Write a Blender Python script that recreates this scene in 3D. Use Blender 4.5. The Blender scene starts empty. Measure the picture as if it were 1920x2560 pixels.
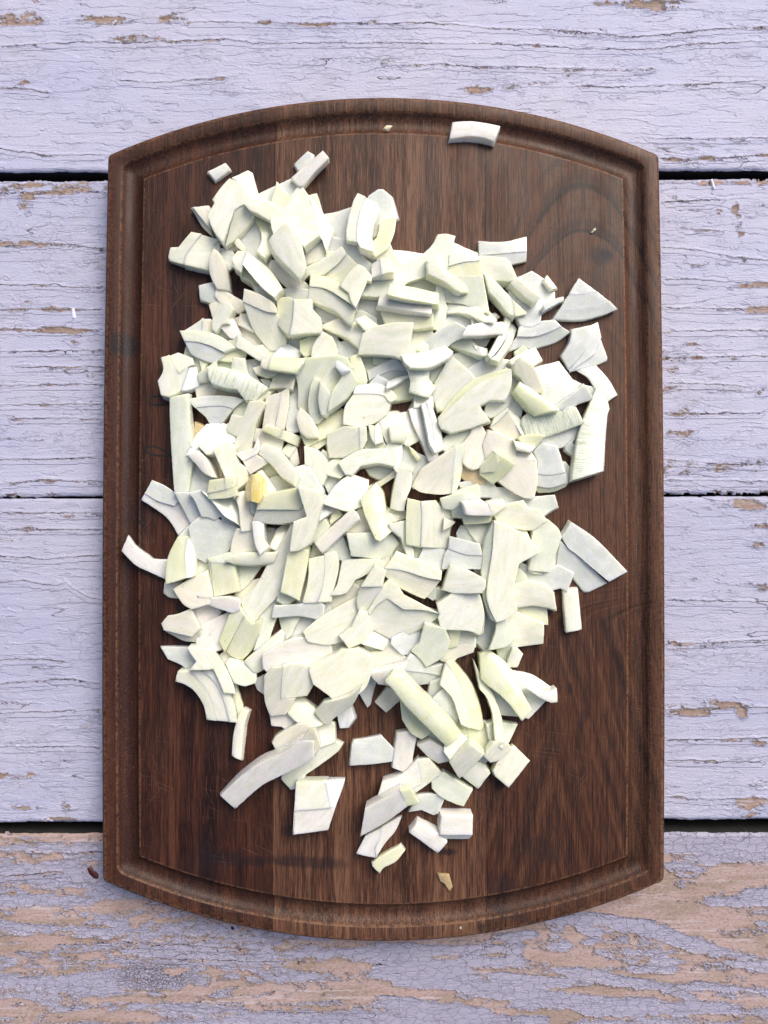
import bpy, bmesh, math, random, re
import numpy as np
from mathutils import Vector, Matrix, noise
from mathutils.geometry import delaunay_2d_cdt

scene = bpy.context.scene
R = math.radians
rng = random.Random(7)

# ------------------------------------------------------------------ camera
BOARD_T = 0.018                       # board thickness (m), table top is z = 0
FPX = 1925.0                          # focal length in photo pixels (photo 1920 x 2560)
TILT = R(1.15)
CAM = Vector((0.0, -0.0085, BOARD_T + 0.412))
cam = bpy.data.cameras.new('camera')
cam.sensor_fit = 'HORIZONTAL'
cam.sensor_width = 36.0
cam.lens = 36.0 * FPX / 1920.0
cam.clip_start = 0.01
cam.clip_end = 50
cam_ob = bpy.data.objects.new('camera', cam)
cam_ob.location = CAM
cam_ob.rotation_euler = (TILT, 0, 0)
scene.collection.objects.link(cam_ob)
scene.camera = cam_ob
scene.render.resolution_x, scene.render.resolution_y = 768, 1024

# ------------------------------------------------------------------ light: soft daylight from the upper right
SUN_EL, SUN_AZ = R(47), R(36)         # azimuth measured from +Y (top of the photo) toward +X
world = bpy.data.worlds.new('World')
scene.world = world
world.use_nodes = True
wn = world.node_tree
bg = wn.nodes['Background']
sky = wn.nodes.new('ShaderNodeTexSky')
sky.sky_type = 'NISHITA'
sky.sun_disc = False
sky.sun_elevation = SUN_EL
sky.sun_rotation = SUN_AZ
sky.air_density = 0.7
sky.dust_density = 5.0
sky.ozone_density = 1.0
wn.links.new(sky.outputs[0], bg.inputs[0])
bg.inputs[1].default_value = 0.10
sun = bpy.data.lights.new('sun', 'SUN')
sun.energy = 1.5
sun.angle = R(38)
sun.color = (1.0, 0.945, 0.85)
sun_ob = bpy.data.objects.new('sun', sun)
sd = Vector((math.sin(SUN_AZ) * math.cos(SUN_EL), math.cos(SUN_AZ) * math.cos(SUN_EL), math.sin(SUN_EL)))
sun_ob.rotation_euler = sd.to_track_quat('Z', 'Y').to_euler()
sun_ob.location = sd * 2
scene.collection.objects.link(sun_ob)
scene.view_settings.view_transform = 'Standard'
scene.view_settings.look = 'None'
scene.view_settings.gamma = 1
scene.view_settings.exposure = 0.53

# ------------------------------------------------------------------ helpers
ct, st = math.cos(TILT), math.sin(TILT)
def ray(u, v):
    a, b = (u - 960.0) / FPX, -(v - 1280.0) / FPX
    return a, b * ct + st, b * st - ct
def unproj(u, v, z):
    """table-space x, y of what the photo shows at pixel u, v if it lies at height z"""
    dx, dy, dz = ray(u, v)
    t = (z - CAM.z) / dz
    return CAM.x + dx * t, CAM.y + dy * t
def tag(o, label=None, cat=None, group=None, kind=None):
    if label: o['label'] = label
    if cat: o['category'] = cat
    if group: o['group'] = group
    if kind: o['kind'] = kind
    return o
def link(name, me, mat=None, parent=None):
    o = bpy.data.objects.new(name, me)
    scene.collection.objects.link(o)
    if mat is not None and me is not None: me.materials.append(mat)
    if parent: o.parent = parent
    return o
def empty(name, loc=(0, 0, 0)):
    o = bpy.data.objects.new(name, None)
    o.empty_display_size = 0.01
    o.location = loc
    scene.collection.objects.link(o)
    return o

class NT:
    """tiny node-tree writer"""
    def __init__(s, name):
        s.m = bpy.data.materials.new(name)
        s.m.use_nodes = True
        s.t = s.m.node_tree
        s.t.nodes.clear()
        s.out = s.t.nodes.new('ShaderNodeOutputMaterial')
        s.b = s.t.nodes.new('ShaderNodeBsdfPrincipled')
        s.t.links.new(s.b.outputs[0], s.out.inputs['Surface'])
    def put(s, sock, v):
        if v is None: return
        if isinstance(v, bpy.types.NodeSocket): s.t.links.new(v, sock)
        else: sock.default_value = v
    def n(s, typ, **kw):
        nd = s.t.nodes.new(typ)
        for k, v in kw.items(): setattr(nd, k, v)
        return nd
    def math(s, op, a, b=None, c=None, clamp=False):
        nd = s.n('ShaderNodeMath', operation=op, use_clamp=clamp)
        s.put(nd.inputs[0], a); s.put(nd.inputs[1], b)
        if c is not None: s.put(nd.inputs[2], c)
        return nd.outputs[0]
    def vmath(s, op, a, b=None):
        nd = s.n('ShaderNodeVectorMath', operation=op)
        s.put(nd.inputs[0], a); s.put(nd.inputs[1], b)
        return nd.outputs[0]
    def pos(s):
        return s.n('ShaderNodeTexCoord').outputs['Object']
    def mapv(s, v, scale=(1, 1, 1), loc=(0, 0, 0), rot=0):
        nd = s.n('ShaderNodeMapping')
        s.put(nd.inputs[0], v)
        nd.inputs['Location'].default_value = loc
        nd.inputs['Rotation'].default_value = (0, 0, rot)
        nd.inputs['Scale'].default_value = scale
        return nd.outputs[0]
    def noise(s, v, scale=1, detail=2, rough=.5, dist=0, lac=2):
        nd = s.n('ShaderNodeTexNoise')
        s.put(nd.inputs['Vector'], v)
        nd.inputs['Scale'].default_value = scale
        nd.inputs['Detail'].default_value = detail
        nd.inputs['Roughness'].default_value = rough
        nd.inputs['Distortion'].default_value = dist
        nd.inputs['Lacunarity'].default_value = lac
        return nd.outputs[0]
    def noisec(s, v, scale=1, detail=2):
        nd = s.n('ShaderNodeTexNoise')
        s.put(nd.inputs['Vector'], v)
        nd.inputs['Scale'].default_value = scale
        nd.inputs['Detail'].default_value = detail
        return nd.outputs[1]
    def vor(s, v, scale=1, feature='DISTANCE_TO_EDGE', out=0, rnd=1):
        nd = s.n('ShaderNodeTexVoronoi', feature=feature)
        s.put(nd.inputs['Vector'], v)
        nd.inputs['Scale'].default_value = scale
        nd.inputs['Randomness'].default_value = rnd
        return nd.outputs[out]
    def rng(s, x, a, b, c=0.0, d=1.0, smooth=True):
        nd = s.n('ShaderNodeMapRange')
        nd.interpolation_type = 'SMOOTHSTEP' if smooth else 'LINEAR'
        s.put(nd.inputs[0], x)
        for i, q in enumerate((a, b, c, d)): s.put(nd.inputs[i + 1], q)
        return nd.outputs[0]
    def mix(s, f, a, b, blend='MIX'):
        nd = s.n('ShaderNodeMix', data_type='RGBA', blend_type=blend)
        s.put(nd.inputs[0], f)
        s.put(nd.inputs[6], a if isinstance(a, bpy.types.NodeSocket) else tuple(a) + (1,))
        s.put(nd.inputs[7], b if isinstance(b, bpy.types.NodeSocket) else tuple(b) + (1,))
        return nd.outputs[2]
    def warp(s, v, amt, scale, detail=2):
        c = s.noisec(v, scale, detail)
        c = s.vmath('SUBTRACT', c, (.5, .5, .5))
        nd = s.n('ShaderNodeVectorMath', operation='SCALE')
        s.put(nd.inputs[0], c); nd.inputs['Scale'].default_value = amt
        return s.vmath('ADD', v, nd.outputs[0])
    def attr(s, name):
        return s.n('ShaderNodeAttribute', attribute_name=name).outputs['Fac']
    def bump(s, h, strength=1, dist=.001, normal=None):
        nd = s.n('ShaderNodeBump')
        nd.inputs['Strength'].default_value = strength
        nd.inputs['Distance'].default_value = dist
        s.put(nd.inputs['Height'], h)
        if normal is not None: s.put(nd.inputs['Normal'], normal)
        return nd.outputs[0]
    def ell(s, v, cx, cy, rx, ry, rot=0, soft=.5):
        """1 inside an ellipse, 0 outside (coordinates in mm)"""
        q = s.mapv(v, loc=(-cx, -cy, 0))
        q = s.mapv(q, rot=rot)
        q = s.vmath('MULTIPLY', q, (1 / rx, 1 / ry, 0))
        l = s.n('ShaderNodeVectorMath', operation='LENGTH')
        s.put(l.inputs[0], q)
        return s.rng(l.outputs['Value'], 1 - soft, 1 + soft * .4, 1, 0)

def mm(u, v, z=BOARD_T):
    x, y = unproj(u, v, z)
    return x * 1000, y * 1000
# ------------------------------------------------------------------ painted plank table top
def paint_material(seed, base_bare, tone):
    heavy = seed == 4
    t = NT('peeling_white_paint')
    P0 = t.n('ShaderNodeVectorMath', operation='SCALE'); t.put(P0.inputs[0], t.pos()); P0.inputs['Scale'].default_value = 1000
    P = t.vmath('ADD', P0.outputs[0], (seed * 371.3, seed * 97.7, seed * 13.1))
    W = t.warp(P, 2.6, .22, 3)
    W2 = t.warp(W, .8, 1.1, 2)
    # the long cracks one can pick out in the photograph
    cj = t.math('ADD', t.math('MULTIPLY', t.math('SUBTRACT', t.noise(t.mapv(P, (.16, .16, 1)), 1, 3, .6), .5), 3.2), t.math('MULTIPLY', t.math('SUBTRACT', t.noise(t.mapv(P, (.9, .5, 1)), 1, 2, .6), .5), .9))
    cd = t.math('ADD', t.attr('crackline'), cj)
    cw = t.rng(t.noise(t.mapv(P, (.05, .05, 1), (8, 8, 0)), 1, 3, .6), .38, .66, .05, .42)
    hand = t.rng(t.math('ABSOLUTE', cd), t.math('MULTIPLY', cw, .4), cw, 1, 0)
    lip = t.math('MULTIPLY', t.rng(cd, -.1, .15), t.rng(cd, .3, 2.2, 1, 0))
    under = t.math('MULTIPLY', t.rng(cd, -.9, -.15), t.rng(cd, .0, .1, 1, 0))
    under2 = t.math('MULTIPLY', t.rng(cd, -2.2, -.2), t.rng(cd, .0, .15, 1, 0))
    # large soft lengthwise zones where the paint has let go
    zone = t.noise(t.mapv(W, (.012, .085, .05) if not heavy else (.009, .080, .05)), 1, 4, .55, .4)
    flake = t.vor(t.mapv(W2, (.16, .34, .2)), 1, 'F1', 1)            # per-flake random colour
    fl = t.n('ShaderNodeSeparateColor'); t.put(fl.inputs[0], flake)
    fine = t.noise(t.mapv(W2, (.35, 1.1, .5)), 1, 3, .6)
    bare = t.attr('bare')
    f = t.math('ADD', t.math('MULTIPLY', zone, 1.35 if not heavy else 1.75), t.math('MULTIPLY', t.math('SUBTRACT', fl.outputs[0], .25), .34 if not heavy else .26))
    f = t.math('ADD', f, t.math('MULTIPLY', t.math('SUBTRACT', fine, .28 if not heavy else .22), .46 if not heavy else .42))
    if heavy: f = t.math('SUBTRACT', f, .20)
    ug = t.rng(t.noise(t.mapv(P, (.045, .10, 1), (31, 4, 0)), 1, 3, .6), .47, .60)
    f = t.math('ADD', f, t.math('MULTIPLY', t.math('MULTIPLY', under2, ug), .34))
    f = t.math('ADD', f, bare)                                       # ~0.85 mean
    wood = t.rng(f, 1.24, 1.258)
    edge_lift = t.rng(f, 1.06, 1.235)                                # paint curls up next to a bare spot
    # long cracks along the grain
    c1 = t.noise(t.mapv(t.warp(P, 2.4, .30, 3), (.008, .062, .03)), 1, 2, .5)
    d1 = t.math('ABSOLUTE', t.math('SUBTRACT', t.math('FRACT', t.math('MULTIPLY', c1, 7.0)), .5))
    gate1 = t.noise(t.mapv(P, (.02, .05, .04), (40, 3, 0)), 1, 2, .5)
    long_cr = t.math('MULTIPLY', t.rng(d1, .003, .022, 1, 0), t.rng(gate1, .50, .62))
    # small network cracks
    v2 = t.vor(t.mapv(W2, (.16, .27, .2)), 1)
    gate2 = t.noise(t.mapv(P, (.016, .03, .03), (7, 33, 0)), 1, 3, .55)
    net = t.math('MULTIPLY', t.rng(v2, .002, .015 if not heavy else .022, .42 if not heavy else .6, 0), t.rng(gate2, .52, .66) if not heavy else .9)
    v3 = t.vor(t.mapv(t.warp(P, 1.2, .8, 2), (.38, .62, .4)), 1)
    gate3 = t.noise(t.mapv(P, (.05, .08, .05), (3, 71, 0)), 1, 3, .6)
    net2 = t.math('MULTIPLY', t.rng(v3, .004, .028, .34, 0), t.rng(gate3, .53, .66))
    if heavy:
        kx, ky = unproj(385, 2440, 0)
        kn = t.ell(t.warp(P0.outputs[0], 4, .1, 2), kx * 1000, ky * 1000, 27, 9, 0, .6)
        rings_ = t.vor(t.mapv(t.warp(P, 3.0, .4, 3), (.45, .8, .5)), 1)
        net2 = t.math('MAXIMUM', net2, t.math('MULTIPLY', kn, t.rng(rings_, .02, .12, 1, 0)))
    crack = t.math('MAXIMUM', t.math('MAXIMUM', long_cr, net), net2)
    crack = t.math('MAXIMUM', crack, hand)
    crack = t.math('MULTIPLY', crack, t.math('SUBTRACT', 1, t.math('MULTIPLY', wood, .7)))
    # relief of the paint itself
    grain = t.noise(t.mapv(W, (.05, .95, .5)), 1, 3, .6)
    pim = t.noise(t.mapv(P, (.75, 1.3, .8)), 1, 3, .62)
    pim2 = t.vor(t.mapv(W, (.11, .16, .1)), 1, 'F1', 0)
    blis = t.rng(pim2, .02, .16, 1, 0)
    step = t.rng(t.noise(t.mapv(W2, (.03, .22, .1)), 1, 2, .5), .485, .51)
    hp = t.math('ADD', t.math('MULTIPLY', grain, .42), t.math('MULTIPLY', pim, .50))
    hp = t.math('ADD', hp, t.math('MULTIPLY', blis, .22))
    hp = t.math('ADD', hp, t.math('MULTIPLY', step, .38))
    hp = t.math('ADD', hp, t.math('MULTIPLY', edge_lift, .60))
    hp = t.math('ADD', hp, t.math('MULTIPLY', lip, .34))
    hp = t.math('ADD', hp, t.math('MULTIPLY', crack, -.75))
    wg = t.noise(t.mapv(W, (.03, 1.7, .5)), 1, 4, .62)
    wg2 = t.noise(t.mapv(P, (1.6, 2.2, 1)), 1, 2, .5)
    hw = t.math('ADD', t.math('MULTIPLY', wg, .22), t.math('ADD', t.math('MULTIPLY', wg2, .12), -.62))
    h = t.n('ShaderNodeMix', data_type='FLOAT')
    t.put(h.inputs[0], wood); t.put(h.inputs[2], hp); t.put(h.inputs[3], hw)
    hm = t.math('MULTIPLY', t.math('SUBTRACT', h.outputs[0], .25), .00075)
    disp = t.n('ShaderNodeDisplacement')
    disp.inputs['Midlevel'].default_value = 0; disp.inputs['Scale'].default_value = 1
    t.put(disp.inputs['Height'], hm)
    t.t.links.new(disp.outputs[0], t.out.inputs['Displacement'])
    t.m.displacement_method = 'BOTH'
    # colours
    blotch = t.noise(t.mapv(P, (.012, .02, .02), (5, 5, 0)), 1, 3, .6)
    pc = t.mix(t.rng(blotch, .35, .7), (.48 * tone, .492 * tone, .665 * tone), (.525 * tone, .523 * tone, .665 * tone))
    if heavy: pc = t.mix(.5, pc, (.40, .365, .47))
    dirt = t.rng(t.noise(t.mapv(W, (.03, .06, .05), (9, 1, 0)), 1, 5, .65), .58, .78)
    pc = t.mix(t.math('MULTIPLY', dirt, .35), pc, (.42, .37, .36))
    speck = t.rng(t.noise(t.mapv(P, (.5, .8, .5)), 1, 2, .5), .68, .76)
    pc = t.mix(t.math('MULTIPLY', speck, .35), pc, (.33, .27, .24))
    pc = t.mix(t.math('MULTIPLY', t.rng(edge_lift, .75, 1), .3), pc, (.50, .44, .42))
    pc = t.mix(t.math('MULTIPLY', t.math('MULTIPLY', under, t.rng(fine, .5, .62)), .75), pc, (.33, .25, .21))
    pc = t.mix(t.math('MULTIPLY', crack, .74), pc, (.12, .085, .075))
    wc = t.mix(t.rng(wg, .36, .64), (.28, .19, .155), (.43, .33, .295))
    if heavy: wc = t.mix(.55, wc, (.47, .355, .345))
    och = t.rng(t.noise(t.mapv(P, (.03, .1, .1), (2, 60, 0)), 1, 3, .6), .45, .62)
    wc = t.mix(t.math('MULTIPLY', och, .5), wc, (.24, .185, .125))
    mot = t.noise(t.mapv(P, (.55, .95, 1)), 1, 3, .65)
    wc = t.mix(t.math('MULTIPLY', t.rng(mot, .52, .68), .6), wc, (.21, .12, .08))
    wc = t.mix(t.math('MULTIPLY', t.rng(mot, .46, .34), .45), wc, (.52, .43, .44))
    wl = t.rng(t.noise(t.mapv(W, (.018, .35, .2), (60, 2, 0)), 1, 3, .6), .56, .68)
    wc = t.mix(t.math('MULTIPLY', wl, .7), wc, (.55, .47, .50))
    wd = t.rng(t.noise(t.mapv(W, (.02, 1.1, .4), (20, 2, 0)), 1, 3, .6), .60, .74)
    wc = t.mix(t.math('MULTIPLY', wd, .55), wc, (.13, .075, .055))
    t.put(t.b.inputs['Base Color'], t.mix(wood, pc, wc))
    t.put(t.b.inputs['Roughness'], t.rng(wood, 0, 1, .52, .8))
    t.b.inputs['Specular IOR Level'].default_value = .45
    return t.m

# plank edges (photo pixels at the left and the right border of the picture)
EDGES = [(-560, -566), ((429, 424), (453, 449)), ((1240.5, 1233), (1247.5, 1242)), ((2055, 2047), (2083, 2084)), (2890, 2886)]
BLOBS = [  # bare spots seen in the photo: centre, radii (photo pixels), strength
 (60,45,70,20,.5),(250,52,75,15,.5),(430,55,45,24,.5),(350,98,80,9,.5),(480,106,60,6,.35),(660,55,30,6,.5),(920,55,26,7,.5),(1620,18,70,20,.5),(1510,8,30,8,.4),
 (65,208,20,12,.5),(75,6,60,8,.4),(800,60,40,4,.35),(1340,115,18,6,.45),(1640,120,24,5,.45),(1480,120,20,4,.4),(1180,225,40,8,.22),
 (1680,400,18,7,.45),(1770,395,26,6,.45),(1905,388,18,6,.4),
 (120,470,150,14,.5),(300,468,60,10,.35),(70,512,22,26,.55),(70,612,75,9,.5),(140,715,60,4,.4),(160,776,50,5,.5),(120,825,120,4,.4),(1790,458,150,6,.32),
 (1838,520,9,22,.45),(1846,560,10,30,.5),(1855,590,9,18,.5),(1880,712,55,8,.5),(1890,775,40,7,.35),(1725,860,20,4,.45),(1840,898,16,4,.4),(1745,893,18,4,.35),
 (110,1012,18,5,.4),(115,1202,28,7,.5),(40,1238,60,5,.3),(160,1234,110,4,.35),(1680,905,30,80,.10),(1700,1090,40,120,.12),
 (1860,1262,70,14,.42),(1900,1312,26,8,.5),(1890,1360,40,9,.5),(1910,1468,14,10,.5),(1730,1782,48,7,.5),(1835,1765,40,10,.45),(1858,1780,14,14,.5),(1820,1850,24,5,.45),(1900,1858,20,9,.5),(1890,2015,50,24,.5),(1860,2030,30,14,.4),(1900,1960,30,14,.4),
 (70,1320,30,5,.4),(168,2012,14,16,.5),(30,1940,60,8,.4),(130,2048,80,5,.4),(40,2020,50,5,.3),
 (130,2140,26,10,.5),(190,2225,20,8,.4),(80,2285,60,24,.5),(170,2305,50,22,.5),(290,2268,46,18,.5),(330,2320,100,10,.4),(420,2300,110,16,.4),
 (110,2350,90,9,.4),(60,2370,120,7,.45),(270,2392,90,12,.4),(110,2432,120,9,.4),(440,2430,20,10,.4),(40,2525,90,14,.45),(260,2540,160,14,.5),(470,2480,50,26,.42),(560,2455,70,16,.4),(650,2470,60,8,.4),
 (1700,2215,190,24,.45),(1830,2190,120,26,.45),(1640,2275,170,30,.45),(1800,2290,130,24,.4),(1500,2350,80,30,.42),(1400,2335,40,24,.42),(1560,2400,180,14,.4),(1150,2385,180,10,.4),(1300,2420,120,14,.42),
 (1750,2440,200,12,.4),(1450,2480,200,10,.4),(1860,2500,100,20,.45),(1000,2480,200,9,.4),(1250,2530,200,9,.4),(1650,2545,200,9,.4),(700,2520,200,10,.38),(850,2415,120,9,.35),
 (1860,2360,60,14,.4),
]
ISLES = [  # paint left standing on the lowest plank: polyline (photo pixels), half width
 ([(1690,2105),(1790,2125),(1890,2110)],34),([(1690,2165),(1760,2185),(1700,2200)],16),([(1460,2292),(1600,2312),(1750,2368),(1920,2412)],15),([(1470,2352),(1560,2350)],9),
 ([(1250,2338),(1325,2335)],12),([(1285,2360),(1290,2390)],12),([(1388,2305),(1400,2365)],14),([(1440,2300),(1480,2330)],14),([(1505,2388),(1590,2395),(1670,2400)],18),([(1590,2420),(1670,2425)],12),
 ([(1170,2398),(1280,2410),(1370,2418)],13),([(1240,2440),(1300,2442)],10),([(1310,2448),(1415,2458)],10),([(1405,2425),(1500,2440),(1600,2455),(1720,2468)],11),([(1670,2478),(1725,2490)],9),
 ([(1745,2460),(1840,2475),(1920,2482)],9),([(1800,2490),(1830,2492)],8),([(1170,2470),(1300,2485),(1480,2502),(1650,2512),(1830,2520)],15),([(1290,2510),(1330,2515)],10),([(1450,2520),(1480,2528)],10),([(1580,2530),(1600,2535)],8),
 ([(1775,2255),(1850,2258),(1920,2250)],9),([(1870,2232),(1920,2225)],9),([(1850,2285),(1920,2282)],8),([(1900,2305),(1920,2308)],8),([(1170,2545),(1350,2560)],16),
 ([(960,2370),(1150,2378),(1250,2372)],10),([(960,2420),(1150,2430)],16),([(1000,2460),(1150,2462)],10),([(960,2500),(1200,2530)],14)]
CRACKS = [
 [(0,118),(205,105),(330,108),(540,98),(640,108),(960,108),(1130,110),(1230,110),(1340,115),(1440,122),(1600,125),(1640,122),(1740,110),(1920,104)],
 [(470,56),(700,58),(960,60),(1070,58),(1240,72),(1360,75),(1440,80),(1560,92),(1640,90),(1780,75),(1920,68)],
 [(1010,165),(1090,160),(1190,168),(1300,168),(1400,172),(1560,178),(1630,172)],[(1455,215),(1520,219),(1600,218),(1720,212),(1920,202)],[(300,200),(380,208),(560,195)],[(1620,345),(1740,348),(1920,345)],
 [(0,372),(120,390),(262,388)],[(0,222),(40,220),(120,232)],[(1650,395),(1760,398),(1920,388)],
 [(0,484),(120,482),(200,480),(262,482)],[(0,617),(130,608),(180,612),(256,622)],[(0,712),(140,712),(185,720),(256,718)],[(0,776),(80,772),(160,774),(256,775)],[(0,824),(140,826),(256,824)],[(0,880),(256,876)],[(40,917),(256,918)],
 [(0,1012),(250,1011)],[(30,1048),(250,1047)],[(0,965),(250,960)],[(0,1150),(240,1145)],[(0,1210),(100,1200),(250,1205)],
 [(1655,620),(1700,622),(1760,628),(1840,645),(1920,652)],[(1665,700),(1730,697),(1800,705),(1920,706)],[(1670,770),(1800,773),(1920,772)],[(1670,830),(1800,826),(1920,828)],[(1665,895),(1920,890)],
 [(1670,958),(1800,962),(1880,968)],[(1665,1035),(1900,1033)],[(1665,1150),(1800,1160),(1920,1162)],[(1670,1200),(1920,1205)],[(1665,505),(1800,500)],[(1700,570),(1800,578)],
 [(0,1283),(250,1283)],[(0,1325),(100,1325),(250,1324)],[(0,1390),(110,1398),(250,1388)],[(0,1455),(60,1452),(140,1465),(165,1458),(220,1495),(250,1498)],[(0,1650),(100,1648),(170,1655)],[(0,1709),(110,1700),(180,1698),(250,1709)],
 [(0,1782),(250,1775)],[(0,1868),(180,1865),(250,1870)],[(1670,1500),(1920,1505)],[(1670,1610),(1920,1600)],[(1675,1775),(1800,1768),(1920,1770)],[(1670,1850),(1920,1845)],[(1670,1900),(1900,1905)],[(1670,1990),(1760,2000),(1900,1995)],
 [(1510,2282),(1700,2276),(1920,2268)],[(0,2130),(120,2135),(255,2128)],[(0,2190),(150,2180)],[(0,2340),(200,2345),(400,2360),(640,2372)],[(300,2392),(600,2402),(960,2410)],[(450,2500),(700,2515),(960,2520)]]
def island_field(x, y):
    f = np.zeros(x.shape)
    for pts, w in ISLES:
        P_ = [unproj(a, b, 0) for a, b in pts]; w = w / 4480.
        d = np.full(x.shape, 1.0)
        for (x1, y1), (x2, y2) in zip(P_[:-1], P_[1:]):
            L = (x2 - x1) ** 2 + (y2 - y1) ** 2
            s = np.clip(((x - x1) * (x2 - x1) + (y - y1) * (y2 - y1)) / L, 0, 1)
            d = np.minimum(d, np.hypot((x - x1 - s * (x2 - x1)) * .6, y - y1 - s * (y2 - y1)))
        f = np.maximum(f, np.exp(-(d / w / 1.15) ** 4))
    return f
def crack_field(x, y):
    best = np.full(x.shape, 3.0)                                  # signed height above the nearest crack, mm
    for pts in CRACKS:
        P_ = sorted(unproj(a, b, 0) for a, b in pts)
        xs_, ys_ = [p[0] for p in P_], [p[1] for p in P_]
        if pts[0][0] <= 0: xs_, ys_ = [-.5] + xs_, [ys_[0]] + ys_
        if pts[-1][0] >= 1920: xs_, ys_ = xs_ + [.5], ys_ + [ys_[-1]]
        m_ = (x > xs_[0] - .003) & (x < xs_[-1] + .003)
        d = (y - np.interp(x, xs_, ys_)) * 1000
        out = np.clip(np.maximum(xs_[0] - x, x - xs_[-1]) * 1000, 0, None)
        d = np.where(out > 0, np.sign(d + 1e-9) * (np.abs(d) + out), d)
        best = np.where(m_ & (np.abs(d) < np.abs(best)), d, best)
    return best

BX = np.array([unproj(b[0], b[1], 0) for b in BLOBS])
BR = np.array([(b[2] / 4.48e3, b[3] / 4.48e3, b[4]) for b in BLOBS])

def bare_field(x, y, level):
    f = np.full(x.shape, level)
    for (cx, cy), (rx, ry, s) in zip(BX, BR):
        near = (np.abs(x - cx) < rx * 2.2) & (np.abs(y - cy) < ry * 2.2)
        if not near.any(): continue
        d = ((x[near] - cx) / rx) ** 2 + ((y[near] - cy) / ry) ** 2
        f[near] = np.maximum(f[near], level + (s * .62 + .09 - level * .5) * np.exp(-d ** 2 * .6))
    return f

sm_ = NT('dark_plank_side')
sm_.put(sm_.b.inputs['Base Color'], sm_.mix(sm_.noise(sm_.pos(), 200, 4, .6), (.006, .006, .007), (.022, .020, .020))); sm_.b.inputs['Roughness'].default_value = .8
side_mat = sm_.m
table = empty('painted_table', (0, 0, -0.02))
tag(table, 'weathered plank table top in cracked and peeling lilac white paint', 'table')
XL, XR = unproj(0, 1280, 0)[0], unproj(1920, 1280, 0)[0]
HALF = 0.62
def yline(e):
    yl, yr = unproj(0, e[0], 0)[1], unproj(1920, e[1], 0)[1]
    return lambda x: yl + (yr - yl) * (x - XL) / (XR - XL)
tops = [yline(EDGES[0]), yline(EDGES[1][1]), yline(EDGES[2][1]), yline(EDGES[3][1])]
bots = [yline(EDGES[1][0]), yline(EDGES[2][0]), yline(EDGES[3][0]), yline(EDGES[4])]
LEVEL = [-.01, .01, .0, .30]
STEP = 0.00078
yt_vis, yb_vis = unproj(960, -40, 0)[1], unproj(960, 2600, 0)[1]
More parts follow.
